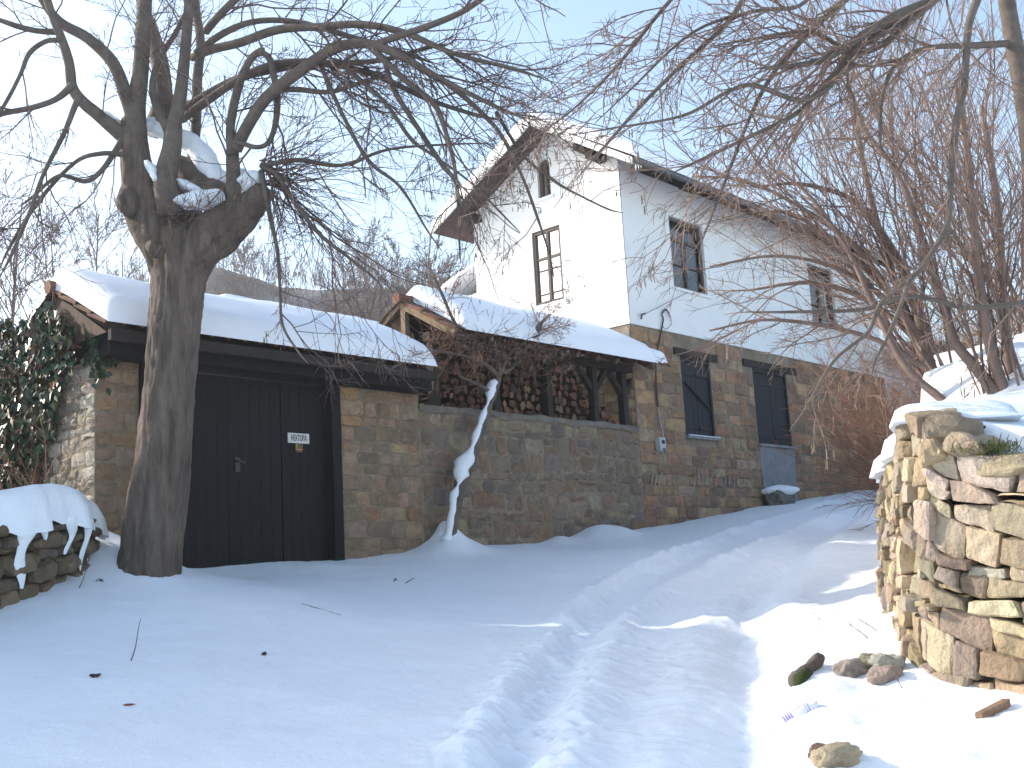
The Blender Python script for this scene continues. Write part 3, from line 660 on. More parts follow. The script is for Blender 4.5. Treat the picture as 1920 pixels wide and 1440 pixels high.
mb = MB(); mb.add([W(-4.2, .62, 3.7), W(-.95, .62, 3.7), W(-.95, .62, 5.1), W(-4.2, .62, 5.1)], [(0, 1, 2, 3)]); part('back_boards', mb, DARKBEAM, WS)

# firewood: every split log is an object
def log_mesh(k):
    mb = MB(); n = random.choice([4, 5, 6, 7]); a0 = random.uniform(0, 6)
    sq = random.uniform(.6, 1); pts = []
    for i in range(n):
        t = a0+2*math.pi*i/n+random.uniform(-.3, .3); r_ = random.uniform(.75, 1.1); pts.append((math.cos(t)*r_, math.sin(t)*r_*sq))
    L = .34
    f0 = [(x*.98, random.uniform(-.006, .006), y*.98) for x, y in pts]; f1 = [(x, L, y) for x, y in pts]
    sc = .072
    v = [(x*sc, y_, z*sc) for x, y_, z in f0]+[(x*sc, L, z*sc) for x, _, z in f1]
    c = np.array(random.choice([(.15,.085,.052),(.20,.12,.075),(.12,.07,.045),(.24,.16,.10),(.10,.065,.048),(.17,.085,.055)]))*random.uniform(.8, 1.2)
    mb.add(v, [tuple(range(n))[::-1]], tuple(c), 0)
    mb.add(v, [(i, (i+1) % n, n+(i+1) % n, n+i) for i in range(n)], (.06, .042, .032), 1)
    mb.add(v, [tuple(n+i for i in range(n))], tuple(c*.6), 1)
    return mb
protos = []
def log_at(s, g, z, rot, sc, label, grp, roll=True):
    k = random.randrange(26)
    if k < len(protos) and protos[k] is not None:
        o = protos[k].copy(); COL.objects.link(o)
    else:
        while len(protos) <= k: protos.append(None)
        o = link_mesh('firewood_log', log_mesh(k), [LOGEND, LOGBARK], I4, False); protos[k] = o
    o.location = [float(x) for x in W(s, g, z)]
    o.rotation_euler = (Matrix.Rotation(FROT+rot, 4, 'Z')@Matrix.Rotation(random.uniform(0, 6.28), 4, 'Y')).to_euler(); o.scale = (sc, 1, sc)
    tags(o, label, 'firewood', grp)
z = 3.80; row = 0
while z < 4.62:
    s = -4.12+(row % 2)*.055
    while s < -1.02:
        top = 4.60-(.02 if s < -2.2 else .10*max(0, s+2.2))
        if z < top and not any(abs(s-p) < .0 for p in (-3.1, -2.0)):
            log_at(s+random.uniform(-.02, .02), .13+random.uniform(-.03, .05), z+random.uniform(-.015, .015), random.uniform(-.06, .06), random.uniform(.75, 1.12), 'split firewood log with its cut end showing, stacked in the shed under the snowy roof', 'firewood stacked tightly in the shed')
        s += random.uniform(.105, .135)
    z += .112; row += 1
for s, z in ((-.82, 3.8), (-.70, 3.79), (-.58, 3.80), (-.46, 3.79), (-.36, 3.80), (-.76, 3.90), (-.64, 3.90), (-.52, 3.89), (-.42, 3.88), (-.68, 3.98), (-.57, 3.97)):
    log_at(s, .16+random.uniform(-.04, .05), z, random.uniform(-.2, .2), random.uniform(.8, 1.0), 'firewood log in the small low pile in the open bay beside the house', 'firewood in the low pile beside the house')

# ================================================================== GATEHOUSE
GH = thing('gatehouse', 'roofed gateway with black double gate between stone walls under thick snow', 'gateway', W(-7, 0, 1.8), FROT)
GZ = 3.86
mb = MB(); sheet(mb, mapF, -5.80, -4.552, 1.4, GZ); mb.add([W(-5.80, 0, 1.4), W(-5.80, .45, 1.4), W(-5.80, .45, GZ), W(-5.80, 0, GZ)], [(3, 2, 1, 0)])
part('mortar_bed', mb, MORTAR, GH); mb = MB(); sheet(mb, mapF, -8.75, -8.30, 1.4, 4.0); mb.add([W(-8.30, 0, 1.4), W(-8.30, .45, 1.4), W(-8.30, .45, 4.0), W(-8.30, 0, 4.0)], [(0, 1, 2, 3)])
sheet(mb, mapS(-8.75), 0, 4.2, 1.4, 4.05); part('mortar_bed', mb, MORTAR, GH)
mb = MB(); courses(mb, mapF, -5.79, -4.56, 1.55, GZ, (.12, .2), (.18, .42), PAL_GATE, prot=(.004, .016), gap=.015, jit=.012, chip=.2); part('stone_wall', mb, ASHLAR, GH)
mb = MB(); courses(mb, mapF, -8.74, -8.31, 1.6, 4.0, (.12, .2), (.16, .3), PAL_GATE, prot=(.004, .014), gap=.014, jit=.012)
courses(mb, mapS(-8.75), .01, 4.2, 1.9, 4.05, (.09, .2), (.14, .36), [(.40,.34,.27),(.36,.31,.25),(.44,.39,.32),(.34,.28,.21)], prot=(.003, .012), gap=.016, jit=.02, wavy=.025, split=.2, chip=.2); part('gate_pier', mb, ASHLAR, GH)
mb = MB(); mb.box(lambda a, b, c: W(a, c, b), -5.93, -5.802, 1.5, GZ, -.03, .16); part('gate_post', mb, BLACKWOOD, GH)
mb = MB(); mb.box(lambda a, b, c: W(a, c, b), -8.298, -8.17, 1.5, GZ, -.03, .16); part('gate_post', mb, BLACKWOOD, GH)
mb = MB(); mb.box(lambda a, b, c: W(a, c, b), -8.78, -4.62, GZ+.001, 4.06, -.32, .45); part('lintel_beam', mb, BLACKWOOD, GH)
mb = MB(); mb.box(lambda a, b, c: W(a, c, b), -8.86, -4.7, 3.95, 4.055, -.50, -.44); part('fascia', mb, DARKBEAM, GH)
def leaf(a, b):
    f = MB(); n = int(round((b-a)/.135)); w_ = (b-a)/n
    for i in range(n): f.box(lambda p, q, c: W(p, c, q), a+i*w_+.003, a+(i+1)*w_-.003, 1.72+random.uniform(0, .03), GZ-.01, .085+random.uniform(0, .006), .13)
    return part('gate_leaf', f, BLACKWOOD, GH)
GM = Fp(527, 900, .1)[0]
mb = MB(); mb.box(lambda a, b, c: W(a, c, b), GM-.035, GM+.035, 1.75, GZ-.015, .131, .15); part('meeting_rail', mb, BLACKWOOD, GH)
lf = leaf(-8.168, GM-.006); lf2 = leaf(GM+.006, -5.933)
hs, hzz = Fp(447, 868, .06); mb = MB(); mb.box(lambda a, b, c: W(a, c, b), hs-.03, hs+.03, hzz-.09, hzz+.06, .07, .084); mb.tube([W(hs-.02, .07, hzz+.02), W(hs-.02, .02, hzz+.02), W(hs+.06, .02, hzz-.0)], .011, 6); part('handle', mb, IRON, lf)
GE, GEZ, GR, GRZ, GB, GBZ = -.5, 4.08, .6, 4.64, 1.6, 4.1
mb = MB(); tiled(mb, -8.92, -4.76, GE, GEZ, GR, GRZ, .19, .035); tiled(mb, -8.92, -4.76, GB, GBZ, GR, GRZ, .19, .035); rf2 = part('roof', mb, TILE, GH)
mb = MB(); mb.tube([W(s, GR, GRZ+.03) for s in np.linspace(-8.95, -4.75, 14)], .075, 8, (.8, .75, .75)); part('ridge_tile', mb, TILE, rf2)
mb = MB(); roof_slab(mb, -8.90, -4.70, GE-.02, GEZ+.045, GR, GRZ+.07, GB, GBZ+.05, .23, .2, 81, .07); part('snow', mb, ROOFSNOW, rf2, True)
mb = MB()
for ge, ze in ((GE+.05, GEZ-.012), (GB-.05, GBZ-.012)): mb.add([W(-8.9, ge, ze), W(-4.76, ge, ze), W(-4.76, GR, GRZ-.02), W(-8.9, GR, GRZ-.02)], [(0, 1, 2, 3)])
part('boarding', mb, DARKBEAM, rf2)
mb = MB(); mb.add([W(-4.78, GE+.1, 4.04), W(-4.78, GB-.1, 4.04), W(-4.78, GR, GRZ-.04)], [(0, 1, 2)]); part('gable_board', mb, BROWNWOOD, GH); mb = MB(); mb.add([W(-8.85, GE+.1, 4.04), W(-8.85, GB-.1, 4.04), W(-8.85, GR, GRZ-.04)], [(2, 1, 0)]); part('gable_board', mb, BROWNWOOD, GH)

# signs on the gate
def text(body, size, mat_, parent, s, z, g, sx=1.0):
    cv = bpy.data.curves.new('letters', 'FONT'); cv.body = body; cv.size = size; cv.align_x = 'CENTER'; cv.align_y = 'CENTER'; cv.extrude = .0012; cv.offset = .0012
    o = bpy.data.objects.new('tmp', cv); COL.objects.link(o); dg = bpy.context.evaluated_depsgraph_get(); me = bpy.data.meshes.new_from_object(o.evaluated_get(dg)); bpy.data.objects.remove(o); me.name = 'lettering'
    me.materials.clear(); me.materials.append(mat_)
    t = bpy.data.objects.new('lettering', me); COL.objects.link(t); t.parent = parent
    mw = Matrix(((D2[0], 0, -NI[0], 0), (D2[1], 0, -NI[1], 0), (0, 1, 0, 0), (0, 0, 0, 1)))@Matrix.Scale(sx, 4, (1, 0, 0)); p = W(s, g, z)
    t.matrix_local = ORG[parent.name]@Matrix.Translation(Vector(p.tolist()))@mw
    return t
s0, z1 = Fp(541, 813, .06); s1, z0 = Fp(580.5, 830, .06); zc = (z0+z1)/2+.0; hh = .055
NP = thing('name_plate', 'white street name plate with black letters screwed on the black gate', 'sign', W((s0+s1)/2, .085, zc-hh), FROT)
mb = MB(); mb.box(lambda a, b, c: W(a, c, b), s0, s1, zc-hh, zc+hh, .066, .083); part('plate', mb, SIGNWHITE, NP)
text('НЕКТОВА', .088, INK, NP, (s0+s1)/2, zc-.002, .0645, .66*(s1-s0)/.36)
n0, m1 = Fp(556, 831, .06); n1, m0 = Fp(568, 843, .06)
HN = thing('number_plate', 'small ochre house number plate below the white name plate', 'sign', W((n0+n1)/2, .085, m0), FROT)
mb = MB(); mb.box(lambda a, b, c: W(a, c, b), n0, n1, m0-.005, zc-hh-.004, .068, .083); part('plate', mb, SIGNYELLOW, HN)
mb = MB(); mb.box(lambda a, b, c: W(a, c, b), n0, n1, m0-.03, m0-.006, .069, .083); part('red_rim', mb, SIGNRED, HN)
text('38', .085, INK, HN, (n0+n1)/2, (m0+zc-hh)/2-.003, .0665, .85)

# outbuilding roofs in the yard behind
OB = thing('outbuilding', 'low yard building with flat white snow roof behind the gateway', 'outbuilding', W(-3, 4.2, 2.4), FROT)
mb = MB(); mb.box(lambda a, b, c: W(a, c, b), -4.4, -.3, 2.2, 5.75, 4.2, 7.2); part('wall', mb, PLASTER, OB)
mb = MB(); top = np.array([[W(s, g, 5.8+(g-4)*.09) for g in np.linspace(3.95, 7.4, 18)] for s in np.linspace(-4.7, -.1, 30)]); slab(mb, top, .2, (.15,)*4, seed=5); part('snow', mb, ROOFSNOW, OB, True)
OB2 = thing('outbuilding', 'lean-to behind the house with sloping white snow roof', 'outbuilding', W(2, 3.4, 2.4), FROT)
mb = MB(); mb.box(lambda a, b, c: W(a, c, b), .6, 5, 2.2, 6.75, 3.3, 5.2); part('wall', mb, PLASTER, OB2)
mb = MB(); top = np.array([[W(s, g, 7.35-(g-3.25)*.32) for g in np.linspace(3.25, 5.6, 16)] for s in np.linspace(.4, 5.2, 24)]); slab(mb, top, .2, (.15,)*4, seed=6); part('snow', mb, ROOFSNOW, OB2, True)
# unseen building added left of the frame, its roof shaped to shade the lane
BN = thing('added_barn', 'stone barn with snowy ridge roof, added out of view to shade the lane', 'added_barn', (-8.75, 8.25, 1.2), -R(24.7))
BE = np.array([math.sin(R(24.7)), math.cos(R(24.7))]); BX = np.array([BE[1], -BE[0]]); BC = np.array([-8.75, 8.25])
def xf(a, b, c): q = BC+a*BX+b*BE; return np.array([q[0], q[1], c])
mb = MB(); mb.box(xf, -1.7, 1.7, -2.1, 2.95, .4, 4.85)
for b_ in (-2.1, 2.95): mb.add([xf(-1.7, b_, 4.85), xf(1.7, b_, 4.85), xf(0, b_, 5.7)], [(0, 1, 2) if b_ < 0 else (2, 1, 0)])
part('wall', mb, MORTAR, BN)
mb = MB(); top = np.array([[xf(x, y, 5.8-abs(x)*.5) for x in np.linspace(-2, 2, 24)] for y in np.linspace(-2.25, 3.1, 24)]); slab(mb, top, .2, (.15,)*4, seed=8); part('snow', mb, ROOFSNOW, BN, True)
mb = MB(); mb.box(xf, 1.701, 1.76, -.6, .6, .9, 3.0); part('door', mb, BLACKWOOD, BN)

# ================================================================== dry stone walls
def rough(mb, corners, o0, o1, fn, col, n=6, k=5.0, nz=.02, seed=0):
    # rounded irregular block; corners: 4 (a,b) pairs; fn(a,b,o) -> world
    lin = np.linspace(-1, 1, n); cs = []
    fs = []; base = 0; V = []
    for ax in range(3):
        for sg in (-1, 1):
            if ax == 2 and sg == -1: continue
            g1, g2 = np.meshgrid(lin, lin, indexing='ij'); p = np.zeros((n, n, 3)); p[..., ax] = sg; p[..., (ax+1) % 3] = g1; p[..., (ax+2) % 3] = g2
            idx = np.arange(n*n).reshape(n, n)+base
            q = np.stack([idx[:-1, :-1], idx[1:, :-1], idx[1:, 1:], idx[:-1, 1:]], -1).reshape(-1, 4)
            if sg < 0: q = q[:, ::-1]
            fs += q.tolist(); V.append(p.reshape(-1, 3)); base += n*n
    V = np.concatenate(V); V = V/(np.sum(np.abs(V)**k, axis=1)**(1/k))[:, None]
    a = (V[:, 0]+1)/2; b = (V[:, 1]+1)/2; c = np.array(corners)
    q = (c[0]*((1-a)*(1-b))[:, None]+c[1]*(a*(1-b))[:, None]+c[2]*(a*b)[:, None]+c[3]*((1-a)*b)[:, None])
    o = o0+(o1-o0)*(V[:, 2]+1)/2
    nn = np.stack([q[:, 0]*1.0, q[:, 1]*1.0, o], -1)+seed*3.7
    q = q+np.stack([fbm(nn, 9, 3, 1), fbm(nn, 9, 3, 2)], -1)*nz*.6; o = o+fbm(nn, 7, 3, 3)*nz+.5*nz*np.abs(noise(nn, 22, 4))
    pts = np.array([fn(x, y, z) for x, y, z in zip(q[:, 0], q[:, 1], o)])
    mb.add(pts, fs, col)
PAL_DRY = [(0.454,0.356,0.235),(0.504,0.400,0.263),(0.403,0.322,0.230),(0.524,0.434,0.323),(0.444,0.366,0.282),(0.363,0.289,0.202),(0.535,0.410,0.249),(0.434,0.356,0.276),(0.464,0.342,0.216)]
def wtop(u):      # top of the lane wall above the datum
    return np.interp(u, UT, ZT)
ukey = [float(WU[np.argmin(np.hypot(WP[:, 0]-q[0], WP[:, 1]-q[1]))]) for q in WALLPLAN]
UT = ukey; ZT = [1.95, 1.98, P(1920,850,5.17)[2], P(1830,838,5.34)[2], P(1745,785,5.5)[2], P(1703,790,5.85)[2], P(1680,850,6.5)[2]-.02, 2.12, 2.35, 2.7, 3.0]
def fnw(u, z, o):
    x, y, nx, ny = wplan(u); lean = -.10*(z-1.0); return np.array([x+nx*(o+lean), y+ny*(o+lean), z])
DW = thing('drystone_wall', 'sunlit tan dry stone retaining wall curving round the snowy bank', 'stone wall', fnw(ukey[4], 1.0, 0))
mb = MB(); V = []
for u in np.linspace(0, WU[-1]-.1, 160):
    x, y, nx, ny = wplan(u); zb = float(gbase(x, y))-.3; zt = wtop(u)-.05
    V.append([fnw(u, z, -.13) for z in np.linspace(zb, zt, 6)]+[fnw(u, zt, -.4)])
mb.grid(np.array(V)); part('earth_core', mb, EARTH, DW)
mb = MB(); sc = 0
UEND = ukey[8]+1.5
def rowz(k, u):   # wavy course lines: fraction k of the wall height
    x, y, _, _ = wplan(u); zb = float(gbase(x, y))-.14; return zb+(wtop(u)-zb)*k+.030*math.sin(u*3.1+k*17)+.018*math.sin(u*7.3+k*31)
ks = [0]
while ks[-1] < .97: ks.append(ks[-1]+random.uniform(.042, .105))
ks[-1] = 1.0
for k0, k1 in zip(ks[:-1], ks[1:]):
    u = -.0+random.uniform(0, .1)
    while u < UEND:
        near = u < ukey[7]
        tall = (k1-k0)*1.4
        l = random.uniform(.09, .27)*(1.0 if near else 1.5); l = max(l, tall*.7)
        if ukey[4]-.15 < u < ukey[6]: l *= .8
        j = lambda s_=.02: random.uniform(-s_, s_)
        g = .004
        ua, ub = u+g, u+l-g
        sub = [(k0, k1)]
        if random.random() < .22 and (k1-k0) > .07: m_ = k0+(k1-k0)*random.uniform(.3, .7); sub = [(k0, m_), (m_, k1)]
        for q0, q1 in sub:
            dz0, dz1 = .003, -.003
            c = [(ua+j(), rowz(q0, ua)+dz0+j(.014)), (ub+j(), rowz(q0, ub)+dz0+j(.014)), (ub+j(), rowz(q1, ub)+dz1+j(.012)), (ua+j(), rowz(q1, ua)+dz1+j(.012))]
            pr = random.uniform(-.025, .05); sc += 1
            rough(mb, c, -.22, pr, fnw, pick(PAL_DRY, .2), 9 if near else 4, random.uniform(9, 20), .018 if near else .03, sc)
        u += l
# big tumbled cope stones at the rounded end
for (px, py, dy, w_, h_) in ((1712, 800, 5.8, .2, .14), (1765, 805, 5.52, .22, .15), (1800, 832, 5.36, .20, .12), (1745, 845, 5.5, .2, .13), (1858, 872, 5.2, .26, .09), (1708, 850, 5.85, .14, .13)):
    p = P(px, py, dy); i = np.argmin(np.hypot(WP[:, 0]-p[0], WP[:, 1]-p[1])); u = WU[i]; sc += 1
    c = [(u-w_/2+random.uniform(-.03, .03), p[2]-h_/2), (u+w_/2, p[2]-h_/2+random.uniform(-.03, .03)), (u+w_/2*.7, p[2]+h_/2), (u-w_/2*.8, p[2]+h_/2+random.uniform(-.03, .03))]
    rough(mb, c, -.25, .06, fnw, pick(PAL_DRY, .1), 8, 4.0, .03, sc)
part('stones', mb, RUBBLE, DW)
mb = MB(); V = []
US = np.linspace(ukey[4]+.25, ukey[8]+1.6, 46)
for u in US:
    x, y, nx, ny = wplan(u); V.append([np.array([x+nx*(o-.09), y+ny*(o-.09), wtop(u)+.0]) for o in np.linspace(.03+.03*math.sin(u*7)+.02*math.sin(u*17), -.6, 18)])
slab(mb, np.array(V), .12, (.5, .1, .12, .2), seed=9, lump=.06)
part('snow', mb, SNOW, DW, True)

LW0 = np.array([-4.9, 6.0]); LW1 = P(165, 1058, 9.8)[:2]; LWm = P(0, 1140, 8.5)[:2]
LP = cr_spline([LW0, LWm, LW1, LW1+np.array([-.12, .35])], 8); LU = np.r_[0, np.cumsum(np.linalg.norm(np.diff(LP, axis=0), axis=1))]
def lplan(u):
    x = np.interp(u, LU, LP[:, 0]); y = np.interp(u, LU, LP[:, 1]); e = .06
    tx = np.interp(u+e, LU, LP[:, 0])-np.interp(u-e, LU, LP[:, 0]); ty = np.interp(u+e, LU, LP[:, 1])-np.interp(u-e, LU, LP[:, 1]); l = math.hypot(tx, ty)+1e-9
    return x, y, ty/l, -tx/l
def fnl(u, z, o):
    x, y, nx, ny = lplan(u); return np.array([x+nx*o, y+ny*o, z])
LW = thing('drystone_wall', 'low dark shaded dry stone wall under a thick snow cap beside the ivy', 'stone wall', (*LWm, 1.5))
mb = MB(); ltop = lambda u: float(gbase(*LWm))+.62+.08*math.sin(u*2.3)+.12*(u-2.4)*.4
u_end = LU[-1]-.05
ks = [0]
while ks[-1] < .95: ks.append(ks[-1]+random.uniform(.10, .18))
ks[-1] = 1
def lrow(k, u):
    x, y, _, _ = lplan(u); zb = float(gbase(x, y))-.15; return zb+(ltop(u)-zb)*k+.02*math.sin(u*5+k*20)
for k0, k1 in zip(ks[:-1], ks[1:]):
    u = 0
    while u < u_end:
        l = random.uniform(.12, .3); sc += 1; j = lambda: random.uniform(-.02, .02)
        if not (k1 == 1 and random.random() < .3):
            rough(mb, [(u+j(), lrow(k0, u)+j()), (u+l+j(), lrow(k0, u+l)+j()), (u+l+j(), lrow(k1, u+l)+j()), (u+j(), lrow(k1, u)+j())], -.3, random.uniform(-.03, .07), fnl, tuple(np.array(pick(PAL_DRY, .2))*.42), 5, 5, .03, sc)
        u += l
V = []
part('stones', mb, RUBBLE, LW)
mb = MB(); V = []
for u in np.linspace(0, LU[-1]-.05, 40): V.append([fnl(u, ltop(u)-.10, -.12), fnl(u, ltop(u)-.6, -.12), fnl(u, ltop(u)-.8, -.12)])
mb.grid(np.array(V)); part('earth_core', mb, EARTH, LW)
mb = MB(); V = []
for u in np.linspace(0, LU[-1]-.03, 56):
    ov = .05+.05*math.sin(u*9)+.03*math.sin(u*23)
    V.append([fnl(u, ltop(u)-.02-.28*max(0, o-.0)*(1 if o > 0 else 0)-.06*sst(0, .1, o), o) for o in np.linspace(.05+ov, -.62, 22)])
slab(mb, np.array(V), .24, (.1, .18, .16, .2), seed=12, lump=.06)
# runs of snow left between the stones
for u, wd, ln in ((1.7, .10, .5), (2.16, .07, .34), (2.44, .05, .22), (2.86, .085, .48), (3.12, .04, .2), (3.5, .07, .3), (3.78, .06, .42)):
    V = []
    for t in np.linspace(0, 1, 14):
        w2 = wd*(1-.75*t**1.5)*(1+.35*math.sin(t*9+u*7)); cx = u+.03*math.sin(t*6+u*5)
        V.append([fnl(cx+k*w2, ltop(u)-.05-t*ln, .075-.05*t+.045*math.sqrt(max(0, 1-k*k))*(1.05-t)) for k in np.linspace(-1, 1, 9)])
    mb.grid(np.array(V))
part('snow', mb, SNOW, LW, True)

# ================================================================== trees and shrubs
def unit(v): return v/(np.linalg.norm(v)+1e-9)
def grow(out, p, d, L, r, lvl, pr, t0=0):
    n = max(3, min(9, int(L/pr.get('seg', .13)))); sg = L/n; pts = [p]; ds = [d]; wd = pr['wander']; up = pr['up'][min(lvl, len(pr['up'])-1)]
    for i in range(n):
        d = d+np.array([random.gauss(0, wd), random.gauss(0, wd), random.gauss(0, wd)+up]); d = d/math.sqrt(d@d); p = p+d*sg; pts.append(p); ds.append(d)
    r1 = max(pr['rmin']*.7, r*.4); rad = np.linspace(r, r1, n+1); out.append((pts, rad, lvl))
    if lvl > 0:
        k = pr['kids'][min(lvl, len(pr['kids'])-1)]; k = int(k*(.7+.6*random.random())+.5)
        for q in range(k):
            t = random.uniform(.12, .97); i = min(int(t*n), n-1); f = t*n-i; b = pts[i]*(1-f)+pts[i+1]*f; dd = ds[i]
            a = random.uniform(*pr['ang']); x = np.array([random.gauss(0, 1), random.gauss(0, 1), random.gauss(0, 1)]); x = unit(x-dd*(x@dd))
            grow(out, b, unit(dd*math.cos(a)+x*math.sin(a)), L*random.uniform(*pr['len'])*(1.15-.6*t), max(pr['rmin'], rad[i]*.62), lvl-1, pr)
def flush(mb, out, sides=(3, 4, 5), tint=.25, thick=None):
    for pts, rad, lvl in out:
        c = random.uniform(1-tint, 1+tint); mb.tube(pts, rad, sides[min(lvl, len(sides)-1)], (c, c*random.uniform(.92, 1.03), c*random.uniform(.88, 1.05)), cap=False)
def guided(pts, y0, y1, n=5):                       # waypoints (px, py, radius px) -> smooth limb with its own depth range
    k = len(pts); P3 = []; rr = []
    for i, (x, y, r_) in enumerate(pts):
        Y = y0+(y1-y0)*i/(k-1); P3.append(P(x, y, Y)); rr.append(r_*Y/FPX)
    S = cr_spline(np.array(P3), n); rad = np.interp(np.linspace(0, k-1, len(S)), range(k), rr)
    return S, rad
def dress(out, S, rad, dens, L, lvl, pr, a=.1, b=1.0, bias=None):
    seg = np.linalg.norm(np.diff(S, axis=0), axis=1); tot = seg.sum(); n = int(tot*dens*(b-a)); cum = np.r_[0, np.cumsum(seg)]
    for q in range(n):
        t = random.uniform(a, b)*tot; i = min(np.searchsorted(cum, t), len(S)-1); i = max(i, 1); dd = unit(S[i]-S[i-1]); p = S[i-1]+dd*max(0, t-cum[i-1])
        x = np.array([random.gauss(0, 1), random.gauss(0, 1), random.gauss(0, 1)])
        if bias is not None: x = x+np.array(bias)
        x = unit(x-dd*(x@dd)); an = random.uniform(*pr['ang']); grow(out, p, unit(dd*math.cos(an)+x*math.sin(an)), L*random.uniform(.5, 1.2), max(pr['rmin'], min(rad[i]*.5, L*.009)), lvl, pr)

# ---- the big pollarded lime
LT = thing('lime_tree', 'big bare pollarded tree with thick grey trunk standing before the black gate', 'tree', P(282, 1078, 10.0))
bark_d = lambda v, rr: rr*(.09*fbm(v*np.array([1, 1, .18]), 9, 3, 71)-.085*np.abs(noise(v*np.array([1, 1, .13]), 26, 73))-.04*np.abs(noise(v*np.array([1, 1, .25]), 48, 75))+.07*fbm(v, 2.5, 2, 77)+.05)
mb = MB()
def limb(pts, y0, y1, sides=20, n=8, d=True):
    S, rad = guided(pts, y0, y1, n); mb.tube(S, rad, sides, disp=bark_d if d else None); return S, rad
limb([(274, 1110, 74), (281, 1060, 58), (296, 930, 51), (312, 780, 49), (324, 640, 47), (332, 560, 48), (336, 500, 54), (340, 450, 58), (344, 430, 40)], 10.0, 10.05, 72, 22)
limb([(330, 560, 16), (316, 500, 38), (298, 440, 44), (274, 390, 41), (259, 330, 34), (251, 270, 29), (252, 225, 25)], 10.05, 9.95, 44, 14)
limb([(335, 575, 16), (350, 520, 36), (378, 465, 44), (412, 432, 45), (446, 404, 38), (478, 376, 28), (495, 350, 19)], 10.05, 9.8, 44, 14)
limb([(340, 540, 20), (345, 480, 44), (340, 420, 46), (335, 380, 40), (330, 340, 30)], 10.1, 10.3, 24, 8)
mb.tube([P(236, 352, 9.85), P(240, 370, 9.8), P(246, 392, 9.85), P(252, 410, 9.9)], [.05, .10, .10, .04], 16, disp=bark_d)
mb.tube([P(280, 458, 9.72), P(292, 468, 9.68), P(300, 480, 9.72)], [.05, .08, .05], 14, disp=bark_d)
part('trunk', mb, BARK, LT, True)
mb = MB(); LIMBS = []
def tip(p):
    (x0, y0, _), (x1, y1, r1) = p[-2], p[-1]; return list(p)+[(x1+(x1-x0)*.55+random.uniform(-6, 6), y1+(y1-y0)*.55+random.uniform(-6, 6), max(.8, r1*.35))]
DENS = []
def br(pts, y0, y1, sides=8, den=4.0):
    DENS.append(den); pts = tip(pts); LIMBS.append(limb(pts, y0, y1, sides, 6, False))
br([(252, 260, 26), (255, 200, 19), (263, 140, 16), (268, 70, 15), (272, 0, 14), (276, -90, 12)], 9.95, 9.6)
br([(285, 250, 20), (305, 190, 19), (300, 120, 18), (285, 60, 15), (268, 10, 12), (255, -60, 10)], 10.2, 10.5)
br([(245, 265, 18), (213, 240, 15), (180, 212, 13), (157, 193, 12), (136, 165, 11), (130, 120, 10), (117, 77, 9), (102, 40, 8), (85, -10, 8)], 9.95, 9.2)
br([(252, 225, 16), (238, 185, 14), (213, 120, 13), (165, 72, 11), (113, 42, 10), (80, 0, 9), (50, -60, 8)], 9.9, 9.4)
br([(136, 160, 8), (105, 186, 6), (60, 202, 6), (0, 214, 6), (-60, 235, 5)], 9.3, 8.9)
br([(110, 60, 7), (70, 58, 6), (35, 50, 6), (0, 38, 5), (-60, 20, 5)], 9.5, 9.0)
br([(113, 75, 6), (85, 78, 5), (55, 100, 5), (38, 140, 4), (15, 185, 4), (-10, 225, 3)], 9.3, 8.8)
br([(318, 400, 24), (310, 340, 23), (322, 280, 19), (326, 235, 17)], 9.75, 9.75)
br([(324, 245, 15), (338, 180, 13), (346, 110, 11), (352, 40, 10), (358, -60, 9)], 9.75, 9.5)
br([(322, 250, 12), (296, 205, 9), (286, 160, 7), (300, 110, 6), (330, 60, 5), (352, 15, 4)], 9.75, 9.9)
limb([(315, 300, 16), (345, 315, 24), (385, 348, 27), (425, 378, 26)], 10.2, 10.0, 20, 8)
br([(352, 370, 14), (362, 290, 11), (368, 225, 10), (370, 150, 10), (376, 80, 9), (368, 20, 9), (362, -60, 8)], 10.2, 10.6)
br([(340, 225, 8), (380, 195, 9), (430, 160, 8), (478, 132, 7), (545, 115, 6), (640, 118, 6), (720, 112, 5), (800, 90, 4)], 10.1, 9.0)
br([(360, 108, 8), (400, 92, 9), (450, 80, 9), (520, 56, 9), (600, 50, 8), (680, 46, 8), (760, 62, 7), (850, 100, 5), (960, 128, 4)], 10.1, 8.6)
br([(366, 100, 7), (420, 62, 7), (480, 40, 6), (560, 42, 6), (660, 70, 6), (760, 100, 5)], 10.0, 9.6)
br([(385, 60, 8), (415, 25, 8), (460, -20, 7)], 10.0, 9.6)
br([(436, 395, 18), (438, 340, 15), (436, 285, 13), (440, 265, 12)], 9.8, 9.7)
br([(434, 290, 10), (432, 240, 9), (440, 190, 9), (455, 140, 8), (472, 108, 7), (490, 95, 7)], 9.7, 9.5)
br([(488, 96, 6), (505, 110, 7), (514, 145, 7), (520, 185, 7), (516, 235, 6), (502, 268, 5), (480, 276, 5), (452, 268, 5)], 9.5, 9.6)
br([(442, 280, 13), (462, 240, 12), (490, 195, 12), (520, 165, 12), (560, 135, 12), (610, 100, 11), (650, 84, 11), (700, 84, 10), (760, 110, 8), (830, 150, 6), (930, 200, 4)], 9.7, 8.6)
br([(515, 168, 7), (560, 168, 6), (620, 172, 5), (690, 150, 4)], 9.5, 9.2)
br([(330, 215, 9), (360, 195, 9), (440, 150, 8), (520, 130, 7), (600, 118, 7), (700, 140, 6), (800, 185, 5), (890, 215, 4)], 10.2, 8.9)
br([(700, 84, 7), (740, 70, 7), (800, 50, 7), (870, 20, 6), (940, -30, 6)], 9.0, 8.5)
br([(690, 85, 6), (760, 150, 6), (810, 190, 5), (830, 230, 5), (850, 300, 4), (858, 360, 4)], 9.0, 8.6)
